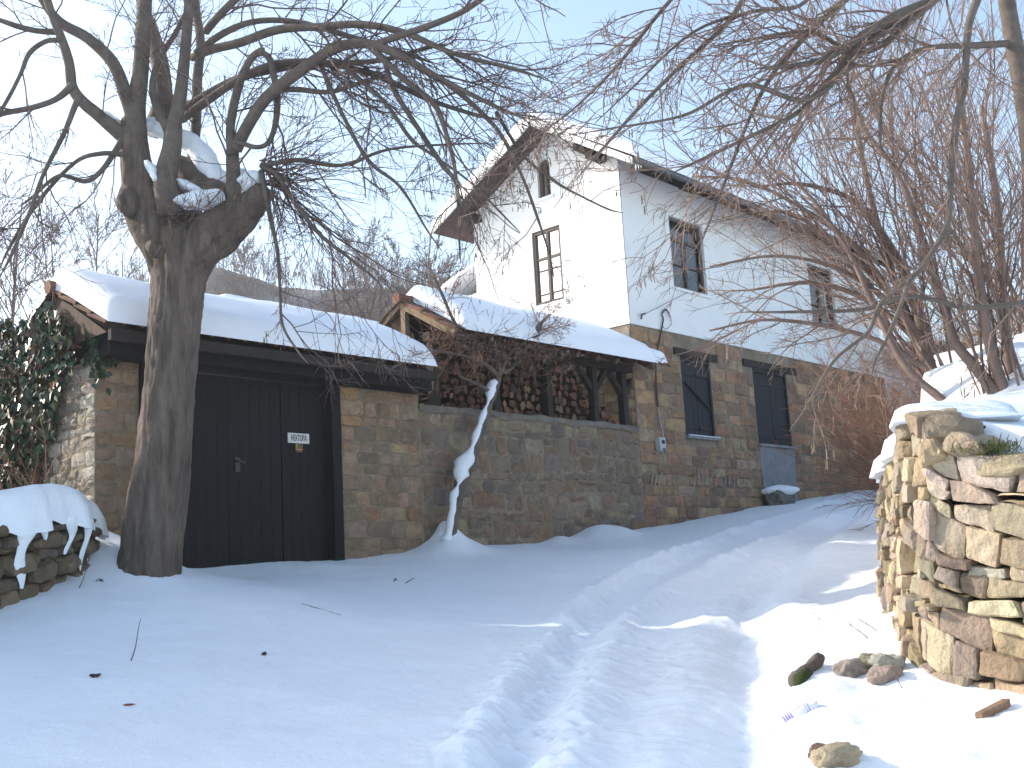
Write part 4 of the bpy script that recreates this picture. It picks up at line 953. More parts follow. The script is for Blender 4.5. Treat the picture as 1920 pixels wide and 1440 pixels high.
br([(490, 310, 6), (520, 330, 5), (560, 390, 5), (600, 440, 4), (650, 480, 3), (700, 520, 2)], 9.7, 9.3)
br([(490, 320, 6), (505, 400, 5), (520, 470, 4), (525, 540, 3), (530, 610, 3), (560, 660, 2)], 9.7, 9.2, 8, 2.2)
br([(495, 310, 5), (560, 300, 5), (640, 310, 4), (730, 280, 3), (860, 270, 2)], 9.7, 9.0)
br([(236, 250, 7), (215, 285, 6), (190, 320, 5), (160, 340, 5), (110, 330, 4), (60, 370, 3)], 9.9, 9.3)
br([(232, 290, 6), (190, 288, 5), (140, 305, 4), (70, 380, 4), (20, 460, 3)], 9.8, 9.3)
br([(150, 180, 7), (140, 200, 6), (120, 250, 5), (80, 330, 4), (55, 400, 4), (20, 480, 3)], 9.3, 9.0)
br([(830, 150, 6), (880, 190, 5), (930, 240, 4), (960, 290, 4), (985, 345, 3), (1005, 400, 3), (1025, 460, 2), (1035, 500, 2)], 9.0, 8.6, 8, 1.6)
br([(930, 210, 4), (980, 290, 3), (1040, 340, 3), (1090, 368, 2), (1140, 392, 2)], 9.0, 9.0, 8, 1.6)
br([(720, 110, 6), (740, 170, 5), (790, 250, 5), (830, 310, 5), (855, 345, 4), (860, 420, 3), (862, 470, 2)], 9.2, 8.7, 8, 2.2)
br([(650, 130, 5), (720, 190, 4), (770, 260, 4), (810, 290, 3), (880, 340, 2), (940, 400, 2)], 9.2, 8.8, 8, 2.2)
br([(600, 120, 5), (640, 210, 4), (690, 300, 4), (750, 350, 3), (800, 430, 2)], 9.3, 9.0, 8, 2.2)
part('limbs', mb, LIMB, LT, True)
PR = dict(wander=.17, up=(-.015, -.02, -.03), kids=(0, 4, 5), ang=(.4, 1.0), len=(.35, .7), rmin=.0024)
out = []
for (S, rad), den in zip(LIMBS, DENS): dress(out, S, rad, den, .85 if den > 3 else .5, 2, PR, .12, 1.0)
for S, rad in LIMBS[11:27]: dress(out, S, rad, 2.6, 1.2, 2, PR, .3, 1.0, bias=(.8, 0, -.5))
for _ in range(60):       # sheaf of shoots at the pollard heads
    p = P(random.uniform(485, 510), random.uniform(300, 350), 9.7); grow(out, p, unit(np.array([random.uniform(.2, 1.2), random.uniform(-.6, .3), random.uniform(-.9, .5)])), random.uniform(.5, 1.5), .006, 1, PR)
for _ in range(40):
    p = P(random.uniform(280, 460), random.uniform(380, 410), 9.6); grow(out, p, unit(np.array([random.uniform(-.6, .6), random.uniform(-.8, -.1), random.uniform(-.6, .6)])), random.uniform(.2, .5), .004, 1, PR)
mb = MB(); flush(mb, out); part('crown', mb, TWIG, LT)
mb = MB()
for pts, rad, lvl in random.sample(out, 900):
    if lvl == 0 and random.random() < .6:
        p = pts[-1]
        for _ in range(random.choice((1, 2, 3))):
            q = p+np.array([random.uniform(-.04, .04), random.uniform(-.04, .04), 0]); mb.tube([q, q+np.array([0, 0, -.025]), q+np.array([random.uniform(-.01, .01), 0, -.042])], [.002, .0045, .002], 4)
part('seeds', mb, CATKIN, LT)['kind'] = 'stuff'
def blob(mb, c, ax, seed, nz=.25, n=9):
    lin = np.linspace(-1, 1, n)
    for a in range(3):
        for sg in (-1, 1):
            g1, g2 = np.meshgrid(lin, lin, indexing='ij'); p = np.zeros((n, n, 3)); p[..., a] = sg; p[..., (a+1) % 3] = g1; p[..., (a+2) % 3] = g2
            p /= np.linalg.norm(p, axis=-1, keepdims=True); p = p*(1+nz*fbm(p+seed, 1.6, 3, seed)[..., None])
            mb.grid(np.array(c)+p@np.array(ax))
def axes3(a, b, c, tilt=0.0):
    ct, st = math.cos(tilt), math.sin(tilt); return [[a*ct, 0, a*st], [0, b, 0], [-c*st, 0, c*ct]]
for px, py, y_, a, c, tl in ((378, 375, 9.75, .22, .085, .1), (355, 352, 9.85, .16, .05, -.5), (468, 340, 9.8, .12, .09, .2), (335, 72, 10.0, .06, .06, 0), (284, 238, 10.1, .08, .08, 0), (290, 325, 9.75, .05, .12, .5), (212, 222, 9.9, .08, .02, -.5)):
    mb = MB(); blob(mb, P(px, py, y_), axes3(a, .13, c, tl), int(px)); part('snow', mb, SNOW, LT, True)

mb = MB(); S, rad = guided([(268, 232, 4), (290, 243, 13), (330, 254, 18), (362, 270, 21), (386, 300, 22), (408, 328, 21), (432, 334, 16), (450, 322, 8), (462, 318, 2)], 10.1, 10.0, 8); mb.tube(S, rad, 18, disp=lambda v, rr: rr*.3*fbm(v, 5, 3, 91)); part('snow', mb, SNOW, LT, True)
# ---- tree leaning in from the right with long twigs over the lane
RT = thing('hazel_tree', 'tall bare tree on the wall bank with long twigs and catkins hanging over the lane', 'tree', P(1975, 800, 7.4))
mb = MB(); LIMBS2 = []
def limb2(pts, y0, y1, sides=8, n=6):
    S, rad = guided(pts, y0, y1, n); mb.tube(S, rad, sides); return S, rad
limb2([(1985, 840, 26), (1965, 600, 22), (1945, 400, 20), (1925, 220, 18), (1903, 90, 17), (1885, -10, 16), (1860, -160, 14), (1830, -320, 12)], 7.4, 7.2, 12)
def br2(p, y0, y1): LIMBS2.append(limb2(tip(p), y0, y1))
br2([(1860, -160, 12), (1800, -60, 13), (1747, 0, 12), (1680, 30, 11), (1613, 70, 9), (1547, 110, 7), (1493, 123, 6), (1447, 127, 4)], 7.2, 6.2)
br2([(1760, -20, 10), (1690, 40, 9), (1613, 85, 9), (1563, 140, 7), (1533, 173, 6), (1493, 213, 5), (1413, 253, 4), (1313, 300, 3)], 7.0, 6.1)
br2([(1640, -40, 7), (1573, 10, 6), (1480, 100, 5), (1440, 153, 5), (1403, 227, 4), (1347, 373, 3)], 6.8, 6.3)
br2([(1450, -80, 6), (1393, 0, 6), (1360, 47, 5), (1280, 120, 4), (1200, 200, 4), (1120, 290, 2)], 6.6, 6.0)
br2([(1600, 120, 6), (1540, 173, 6), (1493, 187, 5), (1413, 160, 5), (1363, 173, 4), (1280, 217, 3), (1150, 240, 2)], 6.6, 5.9)
br2([(1840, -20, 9), (1818, 40, 8), (1812, 100, 7), (1808, 160, 7), (1793, 233, 7), (1783, 333, 6), (1777, 417, 6), (1743, 480, 6), (1707, 523, 5), (1653, 567, 4), (1627, 623, 4), (1563, 677, 3), (1513, 763, 3)], 6.2, 5.8)
br2([(1990, 540, 6), (1920, 567, 6), (1813, 577, 5), (1757, 563, 5), (1693, 557, 4), (1620, 580, 4), (1480, 585, 3)], 6.4, 6.0)
br2([(1705, 525, 5), (1690, 570, 4), (1660, 640, 3), (1640, 680, 2)], 5.8, 5.9)
br2([(1560, -60, 5), (1500, 10, 4), (1420, 20, 4), (1300, 60, 3), (1180, 170, 2)], 6.6, 6.2)
br2([(1330, -80, 5), (1240, 20, 4), (1160, 120, 3), (1080, 200, 2), (1000, 260, 2)], 6.8, 6.4)
br2([(1800, -40, 7), (1720, 30, 6), (1660, 80, 6), (1600, 100, 5), (1520, 60, 4), (1400, 75, 3)], 6.9, 6.6)
br2([(1915, 80, 8), (1830, 85, 7), (1740, 90, 5), (1680, 120, 5), (1655, 180, 4), (1650, 240, 4)], 7.3, 6.8)
part('limbs', mb, LIMB, RT, True)
PR2 = dict(wander=.15, up=(-.02, -.02, -.02), kids=(0, 3, 4), ang=(.3, .8), len=(.35, .65), rmin=.0022)
out = []
for S, rad in LIMBS2: dress(out, S, rad, 4.6, .6, 2, PR2, .1, 1.0, bias=(-.7, 0, -.3))
for S, rad in LIMBS2[:3]+LIMBS2[8:12]: dress(out, S, rad, 6, 1.0, 2, PR2, .1, .9, bias=(0, 0, .2))
mb = MB(); flush(mb, out); part('crown', mb, HAZEL, RT)
mb = MB()
for pts, rad, lvl in random.sample(out, min(900, len(out))):
    if lvl == 0 and random.random() < .28:
        p = pts[-1]
        for _ in range(random.choice((1, 2, 2))):
            q = p+np.array([random.uniform(-.02, .02), random.uniform(-.02, .02), 0]); mb.tube([q, q+np.array([0, 0, -.03]), q+np.array([random.uniform(-.008, .008), 0, -.055])], [.002, .0038, .002], 4)
part('catkins', mb, CATKIN, RT)['kind'] = 'stuff'

# ---- shrubs
def shrub(name, label, base, stems, L, r, spread, lean, pr, mat_, lvl=2, grp=None, guides=(), cat='shrub'):
    T = thing(name, label, cat, base, 0, grp); out = []; st = []
    for k in range(stems):
        a = random.uniform(0, 6.28); d = unit(np.array([math.cos(a)*spread*random.random()+lean[0], math.sin(a)*spread*random.random()+lean[1], 1+lean[2]]))
        p = np.array(base)+np.array([random.uniform(-.15, .15), random.uniform(-.15, .15), -.05]); grow(out, p, d, L*random.uniform(.6, 1.1), r*random.uniform(.6, 1.2), lvl, pr)
    for pts, y0, y1 in guides:
        S, rad = guided(pts, y0, y1, 5); st.append((S, rad)); dress(out, S, rad, 7, .85, 2, PR2, .1, 1.0, bias=(-.2, 0, .4))
    mt = MB(); mc = MB()
    for q in st: mt.tube(q[0], q[1], 6)
    thick = [q for q in out if q[2] >= lvl]; thin = [q for q in out if q[2] < lvl]
    flush(mt, thick, (4, 5, 6)); flush(mc, thin, (3, 3, 4))
    part('stems', mt, mat_, T, True); part('twigs', mc, mat_, T); return T
PH = dict(wander=.075, up=(.02, .025, .02), kids=(0, 5, 9), ang=(.25, .75), len=(.28, .55), rmin=.002, seg=.2)
b1 = P(1888, 752, 8.2); b1[2] = gz(b1[0], b1[1])
shrub('hazel_bush', 'many stemmed bare hazel bush rising behind the tan wall beside the frame edge', b1, 17, 3.3, .011, .55, (-.18, .05, 0), PH, HAZEL, guides=(
    ([(1885, 760, 14), (1830, 690, 11), (1790, 640, 9), (1770, 570, 8), (1720, 420, 7), (1680, 320, 5), (1620, 240, 4), (1580, 120, 3)], 8.2, 8.6),
    ([(1890, 760, 12), (1850, 620, 10), (1830, 460, 8), (1815, 300, 6), (1790, 150, 4)], 8.2, 8.0),
    ([(1800, 775, 7), (1755, 740, 9), (1700, 690, 8), (1650, 600, 6), (1590, 470, 5), (1520, 370, 4), (1460, 320, 3)], 8.6, 9.2),
    ([(1900, 740, 12), (1880, 560, 9), (1870, 380, 7), (1840, 200, 5)], 8.3, 8.8)))
b2 = P(1752, 712, 9.4); b2[2] = gz(b2[0], b2[1])
shrub('hazel_bush', 'bare hazel bush behind the wall end whose thick stems lean out over the lane', b2, 18, 3.3, .011, .5, (-.35, .1, 0), PH, HAZEL, guides=(
    ([(1752, 725, 15), (1735, 660, 13), (1722, 590, 11), (1690, 500, 9), (1640, 420, 7), (1590, 370, 5), (1500, 345, 4), (1420, 350, 2)], 9.4, 9.8),
    ([(1745, 690, 9), (1705, 600, 8), (1640, 520, 6), (1560, 450, 5), (1480, 400, 4), (1390, 400, 2)], 9.4, 10.2),
    ([(1740, 660, 6), (1660, 560, 5), (1560, 500, 4), (1450, 480, 3), (1330, 500, 2)], 9.4, 9.8),
    ([(1730, 640, 6), (1620, 480, 5), (1520, 400, 4), (1400, 340, 3), (1300, 330, 2)], 9.4, 10.2),
    ([(1735, 690, 6), (1650, 640, 5), (1540, 610, 4), (1430, 600, 3), (1330, 620, 2)], 9.3, 9.6),
    ([(1748, 680, 8), (1700, 620, 6), (1620, 560, 5), (1520, 530, 4), (1400, 545, 2)], 9.4, 10.0),
    ([(1740, 670, 8), (1690, 560, 7), (1640, 400, 6), (1610, 260, 5), (1590, 150, 3)], 9.5, 9.9)))
b3 = np.array([5.2, 11.0, 0]); b3[2] = gz(5.2, 11.0)
shrub('hazel_bush', 'tall bare hazel bush farther up the snowy bank behind the other hazels', b3, 16, 4.2, .013, .6, (-.15, .0, 0), PH, HAZEL)
b4 = np.array([5.0, 13.6, 0]); b4[2] = gz(5.0, 13.6)
PD = dict(wander=.10, up=(.0, .01, .01), kids=(0, 6, 12), ang=(.3, .9), len=(.3, .55), rmin=.003, seg=.2)
shrub('rusty_bush', 'dense rusty brown bush hanging over the wall end by the lane', b4, 40, 2.5, .008, .9, (-.35, -.1, -.1), PD, RUSTTWIG)
b5 = W(9.2, -1.9, 0); b5[2] = gz(b5[0], b5[1])
shrub('rusty_bush', 'dense reddish brown bush at the far end of the house beside the lane', b5, 44, 3.2, .009, .8, (-.2, -.1, 0), PD, RUSTTWIG)
b6 = np.array([7.6, 14.5, 0]); b6[2] = gz(7.6, 14.5)
shrub('hazel_bush', 'bare bush highest on the bank between the hazels and the house', b6, 14, 4.2, .013, .6, (-.15, 0, 0), PH, HAZEL)

# ---- background trees
PB = dict(wander=.07, up=(.03, .03, .03), kids=(0, 4, 8, 14), ang=(.3, .8), len=(.3, .55), rmin=.007, seg=.5)
def far_tree(label, x, y, H, lvl=2, grp=None, r=.09, name='bare_tree', z=None, stems=4, spread=.35, pr=PB):
    zb = gz(x, y) if z is None else z; T = thing(name, label, 'tree', (x, y, zb), 0, grp); out = []; tr = MB()
    lean = np.array([random.uniform(-.06, .06), random.uniform(-.06, .06), 1])
    S = np.array([np.array([x, y, zb-.1])+lean*t*H*.92+np.array([random.uniform(-.1, .1), 0, 0])*t for t in np.linspace(0, 1, 7)]); rad = np.linspace(r, r*.2, 7); tr.tube(S, rad, 6)
    for q in range(int(H*4.2)):
        t = random.uniform(.22, 1); p = np.array([x, y, zb])+lean*t*H*.9; a = random.uniform(0, 6.28); grow(out, p, unit(np.array([math.cos(a), math.sin(a), random.uniform(.6, 1.8)])), H*random.uniform(.18, .38)*(1.25-.7*t), r*.35*(1.2-.8*t), lvl, pr)
    part('trunk', tr, FARTWIG, T, True); mc = MB(); flush(mc, out, (3, 3, 4)); part('crown', mc, FARTWIG, T); return T
for i, (px, top, y, lab) in enumerate(((20, 330, 24, 'pale bare tree behind the ivy wall nearest the lime tree crown'), (95, 395, 27, 'thin bare tree behind the ridge of the ivy clad gateway end'), (170, 360, 30, 'bare tree standing right behind the left end of the snowy gateway roof'), (228, 420, 34, 'small bare tree seen beside the lime trunk above the gateway snow'), (-60, 300, 22, 'tall bare tree at the outer edge behind the ivy'))):
    p = P(px, 560, y); tp = P(px, top, y); zb = gz(p[0], p[1]); far_tree(lab, p[0], p[1], tp[2]-zb, 2, r=.07)
for i, (px, top, y, lab) in enumerate(((690, 410, 62, 'round bare tree on the hill crest behind the gateway roof'), (645, 450, 66, 'smaller bare tree beside the round one on the hill crest'), (740, 450, 70, 'bare tree on the crest near the woodshed ridge'), (835, 455, 60, 'bare bushy tree on the hill beside the white gable wall'), (800, 480, 66, 'low bare tree on the crest left of the gable wall'), (460, 440, 72, 'bare tree on the hill just past the lime fork'))):
    p = P(px, 560, y); zb = hz(p[0], y)-.3; tp = P(px, top, y); pr = dict(PB); pr['rmin'] = .016; pr['seg'] = 1.0; far_tree(lab, p[0], y, max(3, tp[2]-zb), 2, r=.10, z=zb, pr=pr)
mb = MB(); out = []
pw = dict(wander=.08, up=(.03,), kids=(0, 4, 5), ang=(.3, .8), len=(.3, .6), rmin=.016, seg=1.2)
for _ in range(1500):
    y = random.uniform(52, 92); x = P(random.uniform(190, 900), 550, y)[0]; grow(out, np.array([x, y, hz(x, y)-.2]), unit(np.array([random.gauss(0, .2), 0, 1])), random.choice((1.2, 1.8, 2.4, 3.4))*random.uniform(.7, 1.2), .025, 1, pw)
flush(mb, out, (3, 3, 3), .35); setting('hillside_wood', mb, FARTWIG, 'stuff', False)

# ================================================================== ivy
IV = thing('ivy', 'dark green ivy with rusty leaves covering the end wall beside the gateway', 'climbing plant', W(-8.9, 1.6, 2.2), FROT)
mb = MB()
def leafq(mb, p, n_, sz, col):
    n_ = unit(n_); a = unit(np.cross(n_, np.array([random.gauss(0, .4), random.gauss(0, .4), 1]))); b = np.cross(n_, a); k = sz
    v = [p-b*k*.5, p+a*k*.45-b*k*.1+n_*k*.10, p+a*k*.2+b*k*.35, p+b*k*.62-n_*k*.08, p-a*k*.2+b*k*.35, p-a*k*.45-b*k*.1+n_*k*.10]
    mb.add(v, [(0, 1, 2, 3), (0, 3, 4, 5)], col)
N_S = np.r_[-D2, 0]
for _ in range(6200):
    g = random.uniform(.05, 4.2); z = random.uniform(2.2, 4.6)
    lo = np.interp(g, [0, .35, .8, 1.1, 1.8, 4.2], [3.95, 3.7, 3.15, 2.3, 2.1, 2.0]); hi = np.interp(g, [0, .3, .6, 1.2, 1.6, 4.2], [4.10, 4.30, 4.50, 4.40, 4.55, 4.55])
    if not lo < z < hi or (z < lo+.2 and random.random() < .5): continue
    th = .05+.22*(.5+.5*float(noise(np.array([g, z, 0]), 3, 5)))
    p = W((-8.76 if z < 3.95 else -8.89)-random.uniform(.0, th*(1 if z < 3.95 else .5)), g, z); nn = N_S+np.array([random.gauss(0, .55), random.gauss(0, .55), random.gauss(.25, .5)])
    c = (.035, .065, .03) if random.random() < .80 else random.choice([(.17, .055, .025), (.12, .06, .03), (.08, .09, .03)])
    f = random.uniform(.6, 1.4); leafq(mb, p, nn, random.uniform(.06, .11), (c[0]*f, c[1]*f, c[2]*f))
for _ in range(500):
    s = random.uniform(-8.85, -8.35); z = 4.12-abs(random.gauss(0, .16))*(1.2 if s < -8.6 else .6); p = W(s, -.02-random.uniform(0, .1), z); f = random.uniform(.6, 1.3); leafq(mb, p, np.r_[-NI, .3]+np.array([random.gauss(0, .5), random.gauss(0, .5), 0]), random.uniform(.05, .09), (.035*f, .06*f, .028*f))
part('leaves', mb, IVY, IV)
mb = MB(); out = []
pi = dict(wander=.16, up=(.02,), kids=(0, 4, 6), ang=(.3, 1.0), len=(.3, .6), rmin=.004, seg=.15)
for _ in range(40):
    g = random.uniform(.6, 3.6); grow(out, W(-8.80-random.uniform(0, .08), g, 2.15), unit(np.array([random.gauss(0, .3), random.gauss(0, .3), 1])), random.uniform(.8, 2), .012, 1, pi)
flush(mb, out); part('stems', mb, RUSTTWIG, IV)

# ================================================================== climbing vine before the woodshed
vb = FW(846, 1018, -.32); VN = thing('grape_vine', 'dark leaning vine stem with a strip of snow before the grey stone wall', 'climbing plant', vb)
mb = MB(); vp_ = [(845, 1030, 13), (848, 990, 11), (858, 930, 12), (872, 890, 13), (886, 850, 10), (903, 800, 10), (918, 755, 9), (930, 718, 9), (936, 700, 7)]
def fg(pts, g0, g1, n=6):
    k = len(pts); S = cr_spline(np.array([FW(x, y, g0+(g1-g0)*i/(k-1)) for i, (x, y, r_) in enumerate(pts)]), n); rr = [r_*14.3/FPX for _, _, r_ in pts]; return S, np.interp(np.linspace(0, k-1, len(S)), range(k), rr)
S, rad = fg(vp_, -.34, -.22); mb.tube(S, rad*.9, 10, disp=lambda v, rr: rr*.25*fbm(v, 9, 2, 5))
VL = [fg(q, -.25, -.5) for q in ([(936, 705, 6), (930, 660, 5), (900, 630, 4), (870, 628, 4), (850, 600, 3), (826, 545, 3), (812, 515, 2)], [(936, 702, 6), (955, 665, 4), (985, 640, 3), (1012, 628, 2)], [(935, 705, 5), (905, 680, 4), (860, 665, 3), (800, 660, 3), (735, 690, 2)], [(930, 660, 3), (945, 625, 4), (1000, 630, 3), (1020, 600, 2)], [(938, 700, 4), (960, 690, 3), (990, 650, 3), (1010, 640, 5), (1008, 615, 5), (1030, 590, 2)], [(920, 735, 4), (895, 720, 3), (860, 705, 2)])]
for q in VL: mb.tube(q[0], q[1], 6)
part('stem', mb, LIMB, VN, True)
out = []; pv = dict(wander=.14, up=(.0,), kids=(0, 4, 5), ang=(.4, 1.1), len=(.3, .6), rmin=.003, seg=.1)
for q in VL: dress(out, q[0], q[1], 10, .5, 2, pv, .15, 1)
for _ in range(90):
    s = random.uniform(-4.3, -2.0); grow(out, W(s, -.30-random.uniform(0, .15), 4.52+random.uniform(-.15, .08)), unit(np.array([random.gauss(0, 1), random.gauss(0, .4)-.3, random.gauss(-.2, .6)])), random.uniform(.25, .6), .004, 1, pv)
mb = MB(); flush(mb, out); part('twigs', mb, RUSTTWIG, VN)
mb = MB()
for _ in range(700):
    s = random.uniform(-4.35, -2.1); d_ = abs(random.gauss(0, .13)); c = random.choice([(.10, .055, .04), (.07, .045, .035), (.13, .08, .05)]); leafq(mb, W(s, -.36-random.uniform(-.05, .15), 4.60-d_), np.array([random.gauss(0, 1), random.gauss(0, 1), random.gauss(0, 1)]), random.uniform(.03, .07), c)
part('dry_leaves', mb, IVY, VN)
mb = MB(); k = len(S); side = unit(np.r_[-D2, 0]*1.0)
t = np.linspace(0, 1, k); wv = .044+.018*np.sin(t*17)+.018*np.sin(t*31+1)+.010*np.sin(t*57)+.05*np.exp(-((t-.40)/.09)**2)
sel = slice(2, k-6); mb.tube((S+side*(rad*.55+wv*.45)[:, None]+np.array([0, 0, .012])+np.r_[-NI, 0]*.02)[sel], (wv*.95)[sel], 10, disp=lambda v, rr: rr*.35*fbm(v, 12, 2, 15))
blob(mb, FW(926, 716, -.26), axes3(.05, .05, .03, 0), 3)
part('snow', mb, SNOW, VN, True)

# ================================================================== loose things on the snow
def stone(label, px, py, a, b, c, rot, col, seed, name='loose_stone', cat='stone', snowcap=False, sink=.35, y=None):
    p = (ghit(px, py) if y is None else y.copy()); p[2] = gz(p[0], p[1]); mb = MB(); n = 13; lin = np.linspace(-1, 1, n)
    T = thing(name, label, cat, p, rot) if snowcap else None
    ct, st = math.cos(rot), math.sin(rot)
    for ax in range(3):
        for sg in (-1, 1):
            g1, g2 = np.meshgrid(lin, lin, indexing='ij'); q = np.zeros((n, n, 3)); q[..., ax] = sg; q[..., (ax+1) % 3] = g1; q[..., (ax+2) % 3] = g2
            q /= (np.sum(np.abs(q)**2.8, -1, keepdims=True))**(1/2.8); q = q*(1+.24*fbm(q+seed, 1.5, 4, seed)[..., None]-.12*np.abs(noise(q+seed, 3.5, seed))[..., None])
            q = q*np.array([a, b, c]); q = np.stack([q[..., 0]*ct-q[..., 1]*st, q[..., 0]*st+q[..., 1]*ct, q[..., 2]+c*(1-2*sink)], -1)
            mb.grid(p+q, col)
    if snowcap:
        part('rock', mb, RUBBLE, T, True); mb = MB(); blob(mb, p+np.array([0, 0, c*(2-2*sink)-.02]), axes3(a*1.08, b*1.08, .10, 0), seed, .12, 13); part('snow', mb, SNOW, T, True); return T
    return single(name, mb, RUBBLE, label, cat, p, smooth=True)
stone('rounded grey brown stone at the near side of the stone cluster by the wall', 1597, 1258, .075, .06, .055, .3, (.36, .30, .26), 11)
stone('mossy dark stone in the middle of the cluster by the wall foot', 1628, 1243, .085, .07, .06, .9, (.25, .23, .16), 12)
stone('pale round stone of the cluster closest to the wall', 1662, 1246, .08, .07, .065, 0, (.45, .42, .36), 13)
stone('reddish angular stone in front of the cluster by the wall', 1658, 1272, .085, .06, .05, .2, (.40, .31, .26), 14)
stone('tan mossy stone half sunk in snow at the lane edge nearest the viewer', 1566, 1436, .10, .07, .05, .2, (.46, .38, .26), 15)
stone('small reddish stone beside the tan mossy stone in the snow', 1540, 1426, .06, .04, .035, .6, (.2, .12, .1), 16)
_s, _z = Fp(1464, 945, -.25); _p = W(_s, -.25, 0); _p[2] = gz(_p[0], _p[1])
stone('square grey block with a snow cap below the cement patch of the house', 0, 0, .30, .17, .17, FROT, (.17, .155, .14), 17, 'stone_block', 'stone', True, .22, _p)
p = ghit(1514, 1290); q = ghit(1492, 1305)
WD = thing('wood_chunk', 'dark rotten piece of wood with green moss lying in the snow', 'wood', ghit(1510, 1280))
p0 = ghit(1490, 1296); p1 = ghit(1540, 1250); p0[2] = gz(p0[0], p0[1])+.015; p1[2] = gz(p1[0], p1[1])+.035
mb = MB(); mb.tube([p0+(p1-p0)*t for t in np.linspace(0, 1, 9)], [.03, .038, .034, .037, .033, .036, .04, .042, .02], 9, disp=lambda v, rr: rr*.35*fbm(v, 20, 2, 3)); part('wood', mb, LIMB, WD, True)
mb = MB(); mb.tube([p0+(p1-p0)*t+np.array([.016, -.018, .0]) for t in np.linspace(-.03, .45, 7)], [.02, .036, .035, .03, .032, .026, .01], 9, disp=lambda v, rr: rr*.5*fbm(v, 30, 2, 8)); part('moss', mb, MOSS, WD, True)
p0 = ghit(1836, 1350); p1 = ghit(1888, 1318)
mb = MB(); mb.bar(np.array([p0[0], p0[1], gz(p0[0], p0[1])+.005]), np.array([p1[0], p1[1], gz(p1[0], p1[1])+.012]), .03, .035); single('brick_shard', mb, mat('old_brick', (.24, .15, .10), .9, var=.4, vsc=30, bump=.6, bsc=60), 'narrow brown brick shard sunk in bright snow below the tan wall', 'brick', p0)
# lilac striped thing: crushed ribbed plastic bottle
p0 = ghit(1445, 1352); p1 = ghit(1535, 1340); BT = thing('plastic_bottle', 'crushed white plastic bottle with lilac stripes half buried in the lane snow', 'bottle', (p0+p1)/2)
for q in (p0, p1): q[2] = gz(q[0], q[1])
mb = MB(); st_ = MB(); ts = np.linspace(0, 1, 40); ctr = [p0+(p1-p0)*t+np.array([0, 0, .012]) for t in ts]; rr_ = [.034*math.sqrt(max(.03, 1-(2*t-1.1)**2)) for t in ts]
mb.tube(ctr, rr_, 14, disp=lambda v, rr: rr*.25*noise(v, 30, 3)); part('body', mb, WHITEPL, BT, True)
for k in range(11):
    i = 11+k*2; st_.tube([ctr[i]+(p1-p0)/np.linalg.norm(p1-p0)*d for d in (-.0025, .0025)], rr_[i]*1.05, 12)
part('stripes', st_, LILAC, BT, True)
def stick(label, pts, r_, lift=.0, rise=None, name='twig', m=TWIG):
    ps = []
    for i, (x, y) in enumerate(pts):
        q = ghit(x, y); q[2] = gz(q[0], q[1])+lift; ps.append(q)
    mb = MB(); mb.tube(cr_spline(np.array(ps), 4), r_, 5); return single(name, mb, m, label, 'twig', ps[0])
def stem_up(label, px, py, tip, r_, kids=2, m=TWIG):
    b = ghit(px, py); b[2] = gz(b[0], b[1])-.02; t = P(tip[0], tip[1], b[1]+.05); out = []
    S = np.array([b+(t-b)*k+np.array([math.sin(k*5)*.008, 0, 0]) for k in np.linspace(0, 1, 6)]); mb = MB(); mb.tube(S, np.linspace(r_, r_*.5, 6), 5)
    pr = dict(wander=.1, up=(.02,), kids=(0, 2), ang=(.4, .8), len=(.3, .5), rmin=.0016, seg=.06)
    for _ in range(kids): grow(out, S[random.randint(2, 4)], unit(t-b+np.array([random.gauss(0, .3), 0, random.gauss(0, .1)])*np.linalg.norm(t-b)), np.linalg.norm(t-b)*.3, r_*.6, 0, pr)
    flush(mb, out); return single('dry_stem', mb, m, label, 'twig', b)
stem_up('thin straight dry stem sticking out of the smooth snow', 243, 1240, (266, 1160), .0045, 0)
stem_up('dry twig poking from the snow at the low wall foot', 146, 1100, (170, 1045), .005, 2)
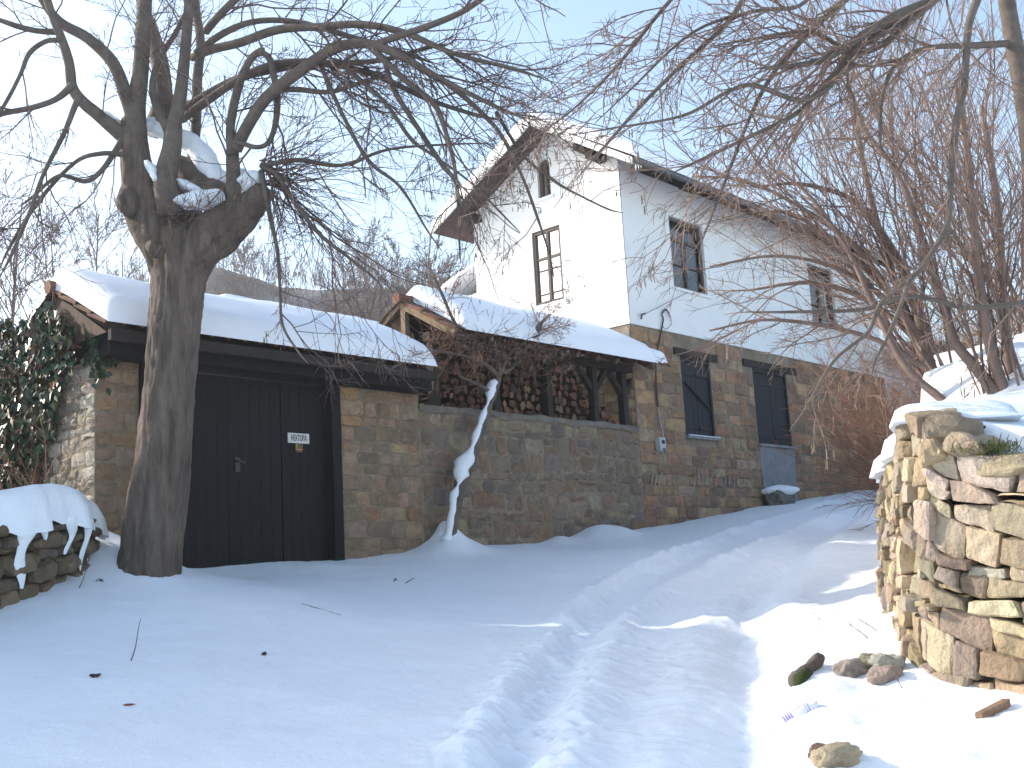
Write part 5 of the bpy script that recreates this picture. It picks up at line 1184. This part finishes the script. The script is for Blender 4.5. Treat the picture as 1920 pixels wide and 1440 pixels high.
stick('short bent twig lying on snow before the gate', ((565, 1136), (600, 1145), (638, 1155)), .004)
stick('dark curled leaf stalk lying near the gate snow', ((738, 1090), (741, 1085), (744, 1088)), .006)
stick('thin twig lying on the snow under the stone wall', ((760, 1092), (772, 1086), (778, 1085)), .005)
stem_up('dry weed stem in snow near the wall foot, leaning toward the lane', 1632, 1200, (1594, 1168), .004, 3)
stem_up('dry weed stem in snow touching the tan wall', 1648, 1180, (1610, 1158), .0035, 3)
stem_up('pale curled weed in bright snow below the stone cluster', 1690, 1292, (1680, 1264), .003, 4)
p = ghit(242, 1322); p[2] = gz(p[0], p[1])+.004
mb = MB(); mb.tube([p+np.array([d, 0, .004]) for d in (-.032, -.015, .01, .034)], [.002, .006, .006, .002], 6); single('fallen_leaf', mb, REDLEAF, 'dark red rolled leaf lying on smooth snow', 'leaf', p)
for px, py, lab in ((186, 1088, 'flat dark leaf on snow close to the tree foot'), (500, 1230, 'small crumpled leaf on snow in the middle of the lane side'), (178, 1276, 'tiny leaf on the smooth snow below the thin stem')):
    p = ghit(px, py); p[2] = gz(p[0], p[1])+.012; mb = MB()
    for _ in range(3): leafq(mb, p+np.array([random.uniform(-.02, .02), random.uniform(-.02, .02), 0]), np.array([random.gauss(0, .5), random.gauss(0, .5), 1]), .045, (.06, .045, .04))
    single('fallen_leaf', mb, IVY, lab, 'leaf', p)
# grass tuft at the wall top
gp = P(1862, 836, 5.32); mb = MB()
for _ in range(260):
    p = gp+np.array([random.gauss(0, .09), random.gauss(0, .05), random.gauss(0, .012)-.02]); d = unit(np.array([random.gauss(-.2, .6), random.gauss(-.4, .5), random.gauss(.4, .5)])); L = random.uniform(.04, .10); q = p+d*L*.6; e = q+d*L*.4-np.array([0, 0, L*.25]); w_ = np.array([.0025, .001, 0]); c = random.uniform(.6, 1.3); mb.add([p-w_, p+w_, q+w_, q-w_, e], [(0, 1, 2, 3), (3, 2, 4)], random.choice([(c, c, c), (c*1.6, c*1.2, c*1.4)]))
setting('grass', mb, GRASS, 'stuff', False)
